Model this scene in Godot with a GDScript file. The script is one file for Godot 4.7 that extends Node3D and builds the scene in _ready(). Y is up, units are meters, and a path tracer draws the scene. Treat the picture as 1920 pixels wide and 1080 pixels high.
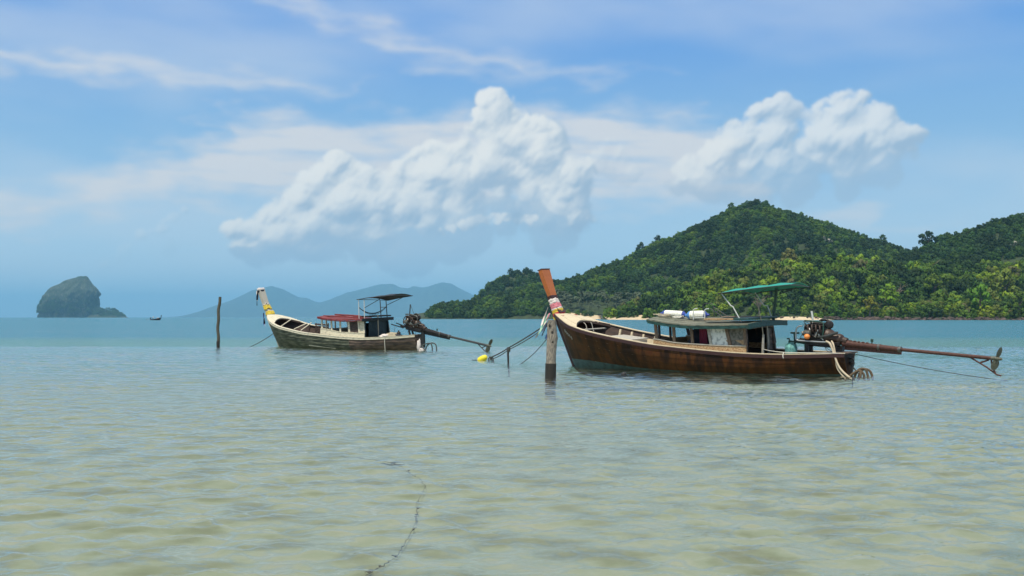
extends Node3D

# Two longtail boats moored in a shallow tropical bay. x to the right, y up, the camera looks along -z.

const EYE := 1.6

var fine := FastNoiseLite.new()
var taken := {}
var tex := {}
var mats := {}


class MB:
	var v := PackedVector3Array()
	var n := PackedVector3Array()
	var c := PackedColorArray()
	var i := PackedInt32Array()

	func tri(a: Vector3, b: Vector3, d: Vector3, na: Vector3, nb: Vector3, nd: Vector3, col := Color.WHITE) -> void:
		var o := v.size()
		v.append_array([a, b, d])
		n.append_array([na, nb, nd])
		c.append_array([col, col, col])
		if (d - a).cross(b - a).dot(na + nb + nd) >= 0.0:
			i.append_array([o, o + 1, o + 2])
		else:
			i.append_array([o, o + 2, o + 1])

	func quad(a: Vector3, b: Vector3, d: Vector3, e: Vector3, out: Vector3, col := Color.WHITE) -> void:
		# corners in order round the quad; flat, facing the side OUT points to
		var f := (d - a).cross(b - e)
		if f.length_squared() < 1e-14:
			return
		f = f.normalized()
		if f.dot(out) < 0.0:
			f = -f
		tri(a, b, d, f, f, f, col)
		tri(a, d, e, f, f, f, col)

	func grid(p: PackedVector3Array, cols: int, out := Vector3.ZERO, from := Vector3.ZERO, col := Color.WHITE, closed := false) -> void:
		# a smooth sheet of points; it faces OUT, or away from the point FROM when OUT is zero
		var rows := p.size() / cols
		var o := v.size()
		var nn := PackedVector3Array()
		nn.resize(p.size())
		for r in rows:
			for k in cols:
				var r0 := maxi(r - 1, 0)
				var r1 := mini(r + 1, rows - 1)
				var k0 := k - 1
				var k1 := k + 1
				if closed:
					k0 = cols - 2 if k0 < 0 else k0
					k1 = 1 if k1 > cols - 1 else k1
				else:
					k0 = maxi(k0, 0)
					k1 = mini(k1, cols - 1)
				var f := (p[r1 * cols + k] - p[r0 * cols + k]).cross(p[r * cols + k1] - p[r * cols + k0])
				if f.length_squared() < 1e-16:
					f = out if out != Vector3.ZERO else p[r * cols + k] - from
				f = f.normalized()
				var way := out if out != Vector3.ZERO else p[r * cols + k] - from
				nn[r * cols + k] = -f if f.dot(way) < 0.0 else f
		v.append_array(p)
		n.append_array(nn)
		for k in p.size():
			c.append(col)
		for r in rows - 1:
			for k in cols - 1:
				var a := r * cols + k
				var b := a + 1
				var d := a + cols
				var e := d + 1
				var way := nn[a] + nn[b] + nn[d] + nn[e]
				if (p[d] - p[a]).cross(p[b] - p[a]).dot(way) + (p[d] - p[e]).cross(p[b] - p[e]).dot(-way) >= 0.0:
					i.append_array([o + a, o + b, o + d, o + b, o + e, o + d])
				else:
					i.append_array([o + a, o + d, o + b, o + b, o + d, o + e])

	func box(at: Vector3, size: Vector3, b := Basis(), bev := 0.0, col := Color.WHITE) -> void:
		var h := size * 0.5
		var w := minf(bev, minf(h.x, minf(h.y, h.z)) * 0.9)
		for ax in 3:
			var ay := (ax + 1) % 3
			var az := (ax + 2) % 3
			for s in [-1.0, 1.0]:
				var q := []
				for m in [[-1, -1], [1, -1], [1, 1], [-1, 1]]:
					var k := Vector3()
					k[ax] = s * h[ax]
					k[ay] = m[0] * (h[ay] - w)
					k[az] = m[1] * (h[az] - w)
					q.append(at + b * k)
				var out := Vector3()
				out[ax] = s
				quad(q[0], q[1], q[2], q[3], b * out, col)
			if w > 0.0:
				for s in [-1.0, 1.0]:
					for u in [-1.0, 1.0]:
						var q := []
						for m in [[-1, 0], [1, 0], [1, 1], [-1, 1]]:
							var k := Vector3()
							k[ax] = m[0] * (h[ax] - w)
							k[ay] = s * (h[ay] - (0.0 if m[1] else w))
							k[az] = u * (h[az] - (w if m[1] else 0.0))
							q.append(at + b * k)
						var out := Vector3()
						out[ay] = s
						out[az] = u
						quad(q[0], q[1], q[2], q[3], b * out, col)
		if w > 0.0:
			for s in [-1.0, 1.0]:
				for u in [-1.0, 1.0]:
					for t in [-1.0, 1.0]:
						var k := Vector3(s, u, t)
						var f := (b * k).normalized()
						tri(at + b * (k * (h - Vector3(0, w, w))), at + b * (k * (h - Vector3(w, 0, w))), at + b * (k * (h - Vector3(w, w, 0))), f, f, f, col)

	func beam(a: Vector3, d: Vector3, wide: float, thick: float, across := Vector3(0, 0, 1), bev := 0.004, col := Color.WHITE) -> void:
		var x := d - a
		var l := x.length()
		x /= l
		var y := x.cross(across).normalized()
		var z := x.cross(y).normalized()
		box((a + d) * 0.5, Vector3(l, thick, wide), Basis(x, y, z), bev, col)

	func tube(p: PackedVector3Array, radii, sides := 8, caps := true, col := Color.WHITE, jag := 0.0, noise: FastNoiseLite = null) -> void:
		var side := Vector3.ZERO
		var q := PackedVector3Array()
		var ends := []
		for k in p.size():
			var t := (p[mini(k + 1, p.size() - 1)] - p[maxi(k - 1, 0)]).normalized()
			if side == Vector3.ZERO:
				side = t.cross(Vector3.UP if absf(t.y) < 0.9 else Vector3.RIGHT).normalized()
			side = (side - t * side.dot(t)).normalized()
			var other := t.cross(side)
			var r: float = radii[k] if radii is Array else radii
			for m in sides + 1:
				var a := TAU * (m % sides) / sides
				var w := side * cos(a) + other * sin(a)
				var rr := r
				if noise:
					var at := p[k] + w * r
					rr += jag * noise.get_noise_3d(at.x * 60.0, at.y * 18.0, at.z * 60.0)
				q.append(p[k] + w * rr)
			if k == 0 or k == p.size() - 1:
				ends.append([p[k], -t if k == 0 else t, q.size() - sides - 1])
		# smooth sheet round the line
		var o := v.size()
		for k in p.size():
			for m in sides + 1:
				v.append(q[k * (sides + 1) + m])
				n.append((q[k * (sides + 1) + m] - p[k]).normalized())
				c.append(col)
		for k in p.size() - 1:
			for m in sides:
				var a := k * (sides + 1) + m
				var b := a + 1
				var d := a + sides + 1
				var e := d + 1
				if (q[d] - q[a]).cross(q[b] - q[a]).dot(n[o + a] + n[o + b]) >= 0.0:
					i.append_array([o + a, o + b, o + d, o + b, o + e, o + d])
				else:
					i.append_array([o + a, o + d, o + b, o + b, o + d, o + e])
		if caps:
			for e in ends:
				for m in sides:
					tri(e[0], q[e[2] + m], q[e[2] + m + 1], e[1], e[1], e[1], col)

	func lathe(prof: Array, at: Vector3, axis := Vector3.UP, sides := 16, col := Color.WHITE) -> void:
		# profile of [radius, distance along the axis]
		axis = axis.normalized()
		var x := axis.cross(Vector3.RIGHT if absf(axis.x) < 0.8 else Vector3.UP).normalized()
		var z := axis.cross(x)
		for k in prof.size() - 1:
			var p0: Array = prof[k]
			var p1: Array = prof[k + 1]
			var slope := Vector2(p1[1] - p0[1], p0[0] - p1[0]).normalized()
			for m in sides:
				var a0 := TAU * m / sides
				var a1 := TAU * (m + 1) / sides
				var w0 := x * cos(a0) + z * sin(a0)
				var w1 := x * cos(a1) + z * sin(a1)
				var n0 := (w0 * slope.x + axis * slope.y).normalized()
				var n1 := (w1 * slope.x + axis * slope.y).normalized()
				var a: Vector3 = at + axis * p0[1] + w0 * p0[0]
				var b: Vector3 = at + axis * p0[1] + w1 * p0[0]
				var d: Vector3 = at + axis * p1[1] + w1 * p1[0]
				var e: Vector3 = at + axis * p1[1] + w0 * p1[0]
				if p0[0] > 1e-5:
					tri(a, b, d, n0, n1, n1, col)
				if p1[0] > 1e-5:
					tri(a, d, e, n0, n1, n0, col)

	func slab(top: PackedVector3Array, cols: int, down: Vector3, col := Color.WHITE) -> void:
		# a sheet with thickness: its upper face, its lower face and its four edges
		grid(top, cols, -down, Vector3.ZERO, col)
		var low := PackedVector3Array()
		for q in top:
			low.append(q + down)
		grid(low, cols, down, Vector3.ZERO, col)
		var rows := top.size() / cols
		var mid := Vector3.ZERO
		for q in top:
			mid += q / top.size()
		for k in cols - 1:
			for r in [0, rows - 1]:
				var a: int = r * cols + k
				quad(top[a], top[a + 1], low[a + 1], low[a], top[a] - mid, col)
		for r in rows - 1:
			for k in [0, cols - 1]:
				var a: int = r * cols + k
				quad(top[a], top[a + cols], low[a + cols], low[a], top[a] - mid, col)

	func mesh() -> ArrayMesh:
		var m := ArrayMesh.new()
		var a := []
		a.resize(Mesh.ARRAY_MAX)
		a[Mesh.ARRAY_VERTEX] = v
		a[Mesh.ARRAY_NORMAL] = n
		a[Mesh.ARRAY_COLOR] = c
		a[Mesh.ARRAY_INDEX] = i
		m.add_surface_from_arrays(Mesh.PRIMITIVE_TRIANGLES, a)
		return m


func put(called: String, what, mat: Material, parent: Node = self) -> MeshInstance3D:
	var o := MeshInstance3D.new()
	o.name = numbered(called) if parent == self else called
	o.mesh = what.mesh() if what is MB else what
	o.material_override = mat
	parent.add_child(o, true)
	return o


func numbered(called: String) -> String:
	taken[called] = taken.get(called, -1) + 1
	return called if taken[called] == 0 else "%s_%03d" % [called, taken[called]]


func part(called: String, what, mat: Material, parent: Node) -> MeshInstance3D:
	var key := str(parent.get_instance_id()) + called
	taken[key] = taken.get(key, -1) + 1
	return put(called if taken[key] == 0 else "%s_%03d" % [called, taken[key]], what, mat, parent)


func tag(o: Node, label: String, category := "", group := "", kind := "") -> Node:
	if label:
		o.set_meta("label", label)
	if category:
		o.set_meta("category", category)
	if group:
		o.set_meta("group", group)
	if kind:
		o.set_meta("kind", kind)
	return o


func thing(called: String, label: String, category: String, at := Transform3D(), group := "") -> Node3D:
	var o := Node3D.new()
	o.name = numbered(called)
	add_child(o)
	o.transform = at
	tag(o, label, category, group)
	return o


func pts(a: Array) -> PackedVector3Array:
	var p := PackedVector3Array()
	for q in a:
		p.append(Vector3(q[0], q[1], q[2]))
	return p


func curve(a: Array, each := 6) -> PackedVector3Array:
	# a smooth line through the points
	var q := pts(a)
	var p := PackedVector3Array()
	for k in q.size() - 1:
		for m in each:
			p.append(q[k].cubic_interpolate(q[k + 1], q[maxi(k - 1, 0)], q[mini(k + 2, q.size() - 1)], m / float(each)))
	p.append(q[q.size() - 1])
	return p


func sag(a: Vector3, b: Vector3, drop: float, each := 14) -> PackedVector3Array:
	var p := PackedVector3Array()
	for k in each + 1:
		var t := k / float(each)
		p.append(a.lerp(b, t) + Vector3.DOWN * drop * 4.0 * t * (1.0 - t))
	return p


func tab(t: Array, s: float) -> float:
	# smooth value of a table of [s, value]
	if s <= t[0][0]:
		return t[0][1]
	for k in t.size() - 1:
		if s <= t[k + 1][0]:
			var p: Array = t[maxi(k - 1, 0)]
			var q: Array = t[mini(k + 2, t.size() - 1)]
			var a: Array = t[k]
			var b: Array = t[k + 1]
			return cubic_interpolate_in_time(a[1], b[1], p[1], q[1], (s - a[0]) / (b[0] - a[0]), b[0] - a[0], p[0] - a[0] - 0.001, q[0] - a[0] + 0.001)
	return t[t.size() - 1][1]


# ---------------------------------------------------------------- materials

func srgb(c: Array) -> Color:
	return Color(c[0], c[1], c[2]).linear_to_srgb()


func noise_map(called: String, freq: float, octaves: int, stops: Array, seed_ := 1, size := 512, kind := FastNoiseLite.TYPE_SIMPLEX_SMOOTH) -> NoiseTexture2D:
	if tex.has(called):
		return tex[called]
	var f := FastNoiseLite.new()
	f.seed = seed_
	f.noise_type = kind
	f.frequency = freq
	f.fractal_octaves = octaves
	var x := NoiseTexture2D.new()
	x.width = size
	x.height = size
	x.seamless = true
	x.noise = f
	if stops:
		var g := Gradient.new()
		g.offsets = PackedFloat32Array(stops.map(func(q): return q[0]))
		g.colors = PackedColorArray(stops.map(func(q): return srgb(q[1])))
		x.color_ramp = g
	tex[called] = x
	return x


func grey(stops: Array) -> Array:
	return stops.map(func(q): return [q[0], [q[1], q[1], q[1]]])


func stuff(called: String, col: Array, rough := 0.8, map = null, scale := Vector3.ONE, relief := 0.0, metal := 0.0) -> StandardMaterial3D:
	if mats.has(called):
		return mats[called]
	var m := StandardMaterial3D.new()
	m.resource_name = called
	m.albedo_color = srgb(col)
	m.roughness = rough
	m.metallic = metal
	if map:
		m.albedo_texture = map
		m.uv1_triplanar = true
		m.uv1_scale = scale
		if relief != 0.0:
			m.heightmap_texture = map
			m.heightmap_scale = relief
			m.heightmap_enabled = true
	mats[called] = m
	return m


func make_materials() -> void:
	var grain := noise_map("grain", 0.02, 5, grey([[0.0, 0.42], [0.4, 0.75], [0.55, 0.95], [1.0, 1.0]]), 11)
	var blotch := noise_map("blotch", 0.012, 6, grey([[0.0, 0.25], [0.35, 0.55], [0.5, 0.85], [0.7, 1.0], [1.0, 1.0]]), 12)
	var soft := noise_map("soft", 0.01, 3, grey([[0.0, 0.8], [1.0, 1.0]]), 13)
	# brown stained hull planks, with darker vertical runs of old oil and rust
	var hull_brown := noise_map("hull_brown", 0.014, 6, [[0.0, [0.010, 0.006, 0.005]], [0.3, [0.018, 0.009, 0.006]], [0.45, [0.046, 0.019, 0.006]], [0.6, [0.08, 0.033, 0.008]], [0.8, [0.062, 0.02, 0.008]], [1.0, [0.10, 0.055, 0.018]]], 21)
	stuff("hull_brown", [1, 0.92, 0.8], 0.55, hull_brown, Vector3(0.33, 0.13, 0.33)).metallic_specular = 0.3
	var hull_grey := noise_map("hull_grey", 0.016, 6, [[0.0, [0.012, 0.016, 0.010]], [0.34, [0.03, 0.037, 0.022]], [0.5, [0.06, 0.068, 0.042]], [0.66, [0.10, 0.107, 0.07]], [1.0, [0.19, 0.19, 0.14]]], 22)
	stuff("hull_grey", [1, 1, 1], 0.75, hull_grey, Vector3(0.16, 1.3, 0.3))
	var hull_rust := noise_map("hull_rust", 0.016, 6, [[0.0, [0.018, 0.015, 0.013]], [0.4, [0.05, 0.035, 0.028]], [0.55, [0.1, 0.065, 0.045]], [1.0, [0.17, 0.13, 0.1]]], 23)
	stuff("hull_rust", [1, 1, 1], 0.7, hull_rust, Vector3(0.2, 0.9, 0.3), 0.2)
	stuff("antifoul", [0.04, 0.10, 0.115], 0.6, blotch, Vector3(0.6, 1.2, 0.6), 0.1)
	stuff("maroon", [0.045, 0.014, 0.013], 0.5, grain, Vector3(0.5, 5, 5), 0.08)
	stuff("dark_inside", [0.07, 0.045, 0.035], 0.8, blotch, Vector3(0.5, 1.2, 1.2))
	stuff("cream_deck", [0.62, 0.53, 0.36], 0.7, grain, Vector3(0.35, 6, 6), 0.12)
	stuff("cream_paint", [0.6, 0.55, 0.41], 0.65, noise_map("worn", 0.016, 6, grey([[0.0, 0.35], [0.28, 0.7], [0.42, 0.95], [1.0, 1.0]]), 14), Vector3(0.5, 2.0, 2.0))
	stuff("grey_board", [0.42, 0.4, 0.34], 0.75, grain, Vector3(0.4, 5, 5), 0.1)
	stuff("orange_wood", [0.42, 0.12, 0.022], 0.4, grain, Vector3(7, 0.55, 7), 0.1)
	var peel := noise_map("peel", 0.022, 6, [[0.0, [0.1, 0.05, 0.025]], [0.38, [0.24, 0.12, 0.05]], [0.5, [0.36, 0.24, 0.12]], [0.56, [0.45, 0.38, 0.22]], [0.66, [0.3, 0.17, 0.08]], [1.0, [0.5, 0.44, 0.3]]], 24)
	stuff("peeled_brown", [1, 1, 1], 0.75, peel, Vector3(0.8, 2.6, 2.6), 0.15)
	stuff("post_wood", [0.2, 0.135, 0.085], 0.75, blotch, Vector3(3, 1, 3), 0.1)
	var panel := noise_map("panel", 0.012, 5, [[0.0, [0.2, 0.22, 0.2]], [0.33, [0.38, 0.4, 0.37]], [0.45, [0.58, 0.6, 0.55]], [1.0, [0.7, 0.7, 0.64]]], 25)
	stuff("white_panel", [1, 1, 1], 0.6, panel, Vector3(0.9, 0.9, 0.9))
	stuff("dull_panel", [0.16, 0.15, 0.12], 0.75, blotch, Vector3(1.2, 1.2, 1.2))
	stuff("dark_green", [0.012, 0.06, 0.05], 0.5, blotch, Vector3(0.6, 2, 2))
	var roof := noise_map("roof", 0.018, 6, [[0.0, [0.045, 0.055, 0.04]], [0.4, [0.10, 0.12, 0.09]], [0.52, [0.19, 0.195, 0.15]], [0.7, [0.14, 0.12, 0.08]], [1.0, [0.27, 0.26, 0.21]]], 26)
	stuff("roof_boards", [1, 1, 1], 0.8, roof, Vector3(0.35, 3, 3), 0.2)
	stuff("red_paint", [0.25, 0.025, 0.022], 0.45, blotch, Vector3(0.4, 2, 2))
	stuff("red_boards", [0.2, 0.03, 0.025], 0.6, grain, Vector3(0.4, 4, 4), 0.1)
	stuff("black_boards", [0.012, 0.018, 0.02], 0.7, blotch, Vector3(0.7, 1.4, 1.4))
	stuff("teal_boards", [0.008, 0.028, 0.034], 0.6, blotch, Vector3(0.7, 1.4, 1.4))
	var mesh_green := noise_map("weave", 0.09, 3, grey([[0.0, 0.72], [0.5, 0.92], [1.0, 1.0]]), 27)
	var can := stuff("green_cloth", [0.01, 0.31, 0.24], 0.7, mesh_green, Vector3(3, 3, 3))
	can.backlight_enabled = true
	can.backlight = Color(0.5, 0.5, 0.5)
	stuff("navy_cloth", [0.012, 0.018, 0.032], 0.75, mesh_green, Vector3(2, 2, 2))
	stuff("steel", [0.5, 0.52, 0.52], 0.35, soft, Vector3.ONE * 4, 0.0, 0.75)
	stuff("pale_pipe", [0.55, 0.58, 0.56], 0.5, soft, Vector3.ONE * 4)
	stuff("dark_pipe", [0.035, 0.04, 0.04], 0.5, soft, Vector3.ONE * 4)
	stuff("green_pipe", [0.02, 0.075, 0.055], 0.5, blotch, Vector3.ONE * 3)
	stuff("oily_iron", [0.024, 0.02, 0.019], 0.42, blotch, Vector3.ONE * 3, 0.1, 0.3)
	stuff("oily_brown", [0.05, 0.028, 0.019], 0.5, blotch, Vector3.ONE * 4, 0.1, 0.2)
	stuff("oily_grey", [0.16, 0.155, 0.14], 0.4, blotch, Vector3.ONE * 4, 0.1, 0.5)
	stuff("rust", [0.085, 0.032, 0.022], 0.65, blotch, Vector3(2, 5, 5), 0.1, 0.1)
	stuff("prop_bronze", [0.13, 0.135, 0.1], 0.45, blotch, Vector3.ONE * 4, 0.0, 0.4)
	stuff("orange_plastic", [0.75, 0.25, 0.06], 0.4)
	stuff("red_cap", [0.4, 0.03, 0.03], 0.4)
	stuff("hose", [0.5, 0.42, 0.3], 0.6, soft, Vector3.ONE * 5)
	stuff("dark_hose", [0.06, 0.075, 0.07], 0.6, soft, Vector3.ONE * 5)
	stuff("weedy_hose", [0.12, 0.085, 0.05], 0.85, blotch, Vector3.ONE * 5, 0.2)
	stuff("white_plastic", [0.78, 0.77, 0.7], 0.45, noise_map("scuffs", 0.02, 5, [[0.0, [0.45, 0.5, 0.25]], [0.3, [0.75, 0.78, 0.6]], [0.42, [1, 1, 1]], [1.0, [1, 1, 1]]], 28), Vector3.ONE * 1.6)
	stuff("blue_plastic", [0.03, 0.06, 0.3], 0.45)
	stuff("sky_plastic", [0.08, 0.25, 0.55], 0.45)
	stuff("aqua_paint", [0.16, 0.42, 0.38], 0.5, blotch, Vector3.ONE * 2)
	stuff("white_rope", [0.6, 0.58, 0.5], 0.85, grain, Vector3.ONE * 9, 0.2)
	stuff("tan_rope", [0.4, 0.35, 0.25], 0.9, grain, Vector3.ONE * 9, 0.2)
	stuff("dark_rope", [0.06, 0.07, 0.065], 0.9, grain, Vector3.ONE * 9, 0.2)
	stuff("weedy_rope", [0.05, 0.055, 0.03], 0.95, blotch, Vector3.ONE * 9, 0.4)
	for q in [["white_cloth", [0.66, 0.6, 0.56]], ["pink_cloth", [0.6, 0.2, 0.24]], ["red_cloth", [0.5, 0.03, 0.06]], ["yellow_cloth", [0.62, 0.46, 0.05]], ["mint_cloth", [0.28, 0.6, 0.42]], ["blue_cloth", [0.05, 0.13, 0.42]], ["pale_blue_cloth", [0.4, 0.5, 0.68]], ["black_cloth", [0.01, 0.012, 0.025]], ["crimson_curtain", [0.16, 0.012, 0.035]], ["tarpaulin", [0.012, 0.014, 0.03]]]:
		stuff(q[0], q[1], 0.85, mesh_green, Vector3.ONE * 4)
	stuff("yellow_plastic", [0.78, 0.66, 0.03], 0.5, soft, Vector3.ONE * 3)
	stuff("black_rubber", [0.015, 0.015, 0.015], 0.6)
	var bark := noise_map("bark", 0.02, 6, [[0.0, [0.05, 0.045, 0.04]], [0.4, [0.15, 0.135, 0.115]], [0.55, [0.26, 0.23, 0.19]], [0.75, [0.32, 0.27, 0.2]], [1.0, [0.42, 0.38, 0.33]]], 29)
	stuff("old_pole", [1, 1, 1], 0.85, bark, Vector3(3.5, 0.6, 3.5), 1.0)
	var algae := noise_map("algae", 0.03, 5, [[0.0, [0.004, 0.004, 0.003]], [0.6, [0.014, 0.012, 0.008]], [0.75, [0.05, 0.04, 0.028]], [1.0, [0.1, 0.09, 0.07]]], 30)
	stuff("algae_crust", [1, 1, 1], 0.7, algae, Vector3(4, 2.5, 4), 1.2)
	stuff("skin", [0.3, 0.16, 0.1], 0.6)
	stuff("white_shirt", [0.7, 0.7, 0.68], 0.85)
	stuff("dark_cloth", [0.02, 0.025, 0.04], 0.85)


# -------------------------------- sky

func near_shape(p: Vector2, poly: PackedVector2Array) -> float:
	# distance into a polygon (positive inside), in degrees
	var best := 1e9
	for k in poly.size():
		best = minf(best, p.distance_to(Geometry2D.get_closest_point_to_segment(p, poly[k], poly[(k + 1) % poly.size()])))
	return best if Geometry2D.is_point_in_polygon(p, poly) else -best


func open_sky(d: Vector3) -> Vector3:
	# linear colour of air and thin high cloud in a direction
	var el := rad_to_deg(asin(clampf(d.y, -1.0, 1.0)))
	var c := Vector3(0.44, 0.62, 0.75)
	c = c.lerp(Vector3(0.235, 0.44, 0.68), smoothstep(2.0, 10.0, el))
	c = c.lerp(Vector3(0.128, 0.31, 0.67), smoothstep(8.0, 16.0, el))
	c = c.lerp(Vector3(0.14, 0.29, 0.58), smoothstep(18.0, 80.0, el))
	var q := Vector3(d.x * 2.2 + d.y * 1.5, d.y * 9.0, d.z * 2.2)
	var a := fine.get_noise_3d(q.x * 60.0, q.y * 60.0, q.z * 60.0) * 0.75 + fine.get_noise_3d(q.x * 190.0 + 40.0, q.y * 150.0, q.z * 190.0) * 0.35
	var thin := smoothstep(-0.16 - 0.6 * smoothstep(16.0, 28.0, el), 0.6 - 0.25 * smoothstep(16.0, 28.0, el), a) * (0.62 + 0.22 * smoothstep(16.0, 28.0, el))
	thin *= smoothstep(-2.0, 5.0, el) * lerpf(0.65, 1.0, smoothstep(15.0, 22.0, el))
	return c.lerp(Vector3(0.62, 0.67, 0.71).lerp(Vector3(0.86, 0.87, 0.87), smoothstep(16.0, 26.0, el)), thin)


func cumulus(top: Array, base: Array, seed_: int, many: int, big: float, out: Array, strength := 1.0) -> void:
	# puffs of one heap cloud between its upper outline and its base line: [az, el, radius, order, strength]
	var r := RandomNumberGenerator.new()
	r.seed = seed_
	var x0: float = top[0][0]
	var x1: float = top[top.size() - 1][0]
	for k in many:
		var x := lerpf(x0, x1, r.randf())
		var hi := flat(top, x)
		var lo := flat(base, x)
		var f := pow(r.randf(), 0.75)
		var size := big * (0.4 + 0.75 * r.randf() * r.randf()) * clampf((hi - lo) / 3.0, 0.25, 1.0)
		var y := lerpf(lo, hi - size * 0.8, f)
		out.append([x, y, size, -y * 0.8 + r.randf() * 1.6, strength, clampf((y - lo) / maxf(hi - lo, 0.5), 0.0, 1.0)])
	for k in many:
		# a rim of small heads along the upper outline
		var x := lerpf(x0, x1, r.randf())
		var size := big * (0.14 + 0.24 * r.randf())
		out.append([x, flat(top, x) - size * (0.7 + r.randf()), size, -8.0 + r.randf() * 2.0, strength, 1.0])


func flat(t: Array, x: float) -> float:
	for k in t.size() - 1:
		if x <= t[k + 1][0]:
			return lerpf(t[k][1], t[k + 1][1], clampf((x - t[k][0]) / (t[k + 1][0] - t[k][0]), 0.0, 1.0))
	return t[t.size() - 1][1]


func make_sky() -> ImageTexture:
	var w := 4096
	var h := 2048
	var im := Image.create(1024, 512, false, Image.FORMAT_RGBF)
	for y in 512:
		var el := PI * (0.5 - (y + 0.5) / 512.0)
		for x in 1024:
			var az := TAU * (x + 0.5) / 1024.0
			var c := open_sky(Vector3(sin(az) * cos(el), sin(el), -cos(az) * cos(el)))
			im.set_pixel(x, y, Color(c.x, c.y, c.z))
	im.resize(w, h, Image.INTERPOLATE_CUBIC)
	# the part of the sky with the heap clouds, in full detail
	var per := w / 360.0
	var left := -36.0
	var cols := int(72.0 * per)
	var rows := int(21.0 * per)
	var win := Image.create(cols, rows, false, Image.FORMAT_RGBF)
	var band_a := PackedVector2Array([Vector2(-40, 13.2), Vector2(-25, 12.7), Vector2(-17.8, 12.6), Vector2(-7.2, 11.9), Vector2(-9, 11.4), Vector2(-17.8, 11.4), Vector2(-25, 11.4), Vector2(-40, 11.4)])
	var band_b := PackedVector2Array([Vector2(-15, 17.5), Vector2(-11, 16.5), Vector2(-4.4, 14.3), Vector2(2.5, 13.2), Vector2(8, 12.5), Vector2(5, 11.8), Vector2(-4.4, 12.6), Vector2(-11.0, 14.7)])
	var wedge := PackedVector2Array([Vector2(-40, 4.5), Vector2(-25, 6.0), Vector2(-20.3, 7.9), Vector2(-17.8, 8.5), Vector2(-15.2, 9.4), Vector2(-15.8, 10.2), Vector2(-14.4, 10.4), Vector2(-7.2, 10.5), Vector2(1.1, 11.0), Vector2(8.0, 10.9), Vector2(12.5, 9.4), Vector2(13, 5.5), Vector2(4.0, 5.5), Vector2(-10, 5.8), Vector2(-17, 5.6), Vector2(-25, 3.6), Vector2(-40, 3.0)])
	var scrap := PackedVector2Array([Vector2(14.0, 5.2), Vector2(17.6, 5.7), Vector2(19.2, 5.5), Vector2(18, 4.7), Vector2(22, 4.4), Vector2(20.5, 4.1), Vector2(15.5, 4.4)])
	var veils := [[band_a, 0.9, 0.8], [band_b, 1.1, 0.62], [wedge, 1.6, 1.15], [scrap, 0.5, 0.6]]
	for y in rows:
		var el := 20.0 - (y + 0.5) / per
		for x in cols:
			var az := left + (x + 0.5) / per
			var a := deg_to_rad(az)
			var e := deg_to_rad(el)
			var c := open_sky(Vector3(sin(a) * cos(e), sin(e), -cos(a) * cos(e)))
			var wob := Vector2(fine.get_noise_2d(az * 22.0, el * 60.0), fine.get_noise_2d(az * 22.0 + 500.0, el * 60.0)) * Vector2(2.4, 1.0)
			for q in veils:
				var into := near_shape(Vector2(az, el) + wob * minf(1.0, q[1]), q[0])
				if into > -q[1]:
					var streak := 0.75 + 0.6 * fine.get_noise_2d(az * 14.0 + el * 20.0, el * 110.0)
					c = c.lerp(Vector3(0.655, 0.66, 0.67), clampf(smoothstep(-0.3 * q[1], q[1], into) * q[2] * streak, 0.0, 0.9))
			win.set_pixel(x, y, Color(c.x, c.y, c.z))
	var puffs := []
	cumulus([[-14.6, 4.6], [-12.6, 5.6], [-11.1, 6.8], [-9.9, 8.1], [-9.1, 8.5], [-7.2, 7.5], [-5.5, 8.3], [-4.0, 9.2], [-2.8, 8.9], [-2.1, 10.4], [-1.5, 11.6], [-0.7, 12.1], [-0.1, 11.1], [0.8, 10.2], [1.5, 10.6], [2.1, 9.3], [2.8, 8.5], [3.3, 7.0], [3.4, 5.6]], [[-14.6, 3.4], [-7.2, 3.3], [-1.7, 3.6], [3.4, 4.4]], 5, 190, 1.5, puffs, 1.0)
	cumulus([[8.2, 7.7], [9.9, 8.8], [11.5, 10.0], [13.1, 10.9], [13.9, 11.2], [15.0, 10.3], [16.0, 10.9], [17.0, 11.3], [18.3, 10.7], [18.9, 9.6], [20.6, 9.2]], [[8.2, 6.6], [13.4, 6.0], [17.3, 6.4], [20.6, 8.0]], 6, 110, 1.3, puffs, 0.85)
	cumulus([[3.0, 7.6], [4.2, 8.8], [5.3, 9.4], [5.8, 8.6], [6.6, 7.6]], [[3.0, 6.9], [6.6, 7.1]], 7, 24, 0.9, puffs, 0.4)
	cumulus([[-4.2, 4.5], [-2.2, 5.2], [-0.3, 5.5], [1.2, 5.3]], [[-4.2, 4.1], [1.2, 4.5]], 8, 24, 0.6, puffs, 0.7)
	cumulus([[3.5, 5.0], [4.1, 5.4], [4.8, 5.0]], [[3.5, 4.7], [4.8, 4.7]], 9, 8, 0.45, puffs, 0.45)
	cumulus([[-20.6, 2.7], [-19.3, 3.9], [-17.8, 4.8], [-16.6, 5.6]], [[-20.6, 2.2], [-16.6, 3.6]], 10, 26, 0.8, puffs, 0.3)
	cumulus([[-34, 3.6], [-31, 6.0], [-29, 5.0], [-27.5, 4.0]], [[-34, 2.9], [-27.5, 3.1]], 11, 30, 1.1, puffs, 0.5)
	cumulus([[26.5, 5.0], [29, 7.4], [31, 6.4], [33.5, 5.0]], [[26.5, 4.2], [33.5, 4.4]], 12, 30, 1.2, puffs, 0.6)
	# the puffs swell one height field, billows roughen it, and its slopes are lit by the sun
	var high := PackedFloat32Array()
	var power := PackedFloat32Array()
	var level := PackedFloat32Array()
	for a in [high, power, level]:
		a.resize(cols * rows)
	high.fill(-9.0)
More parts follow.
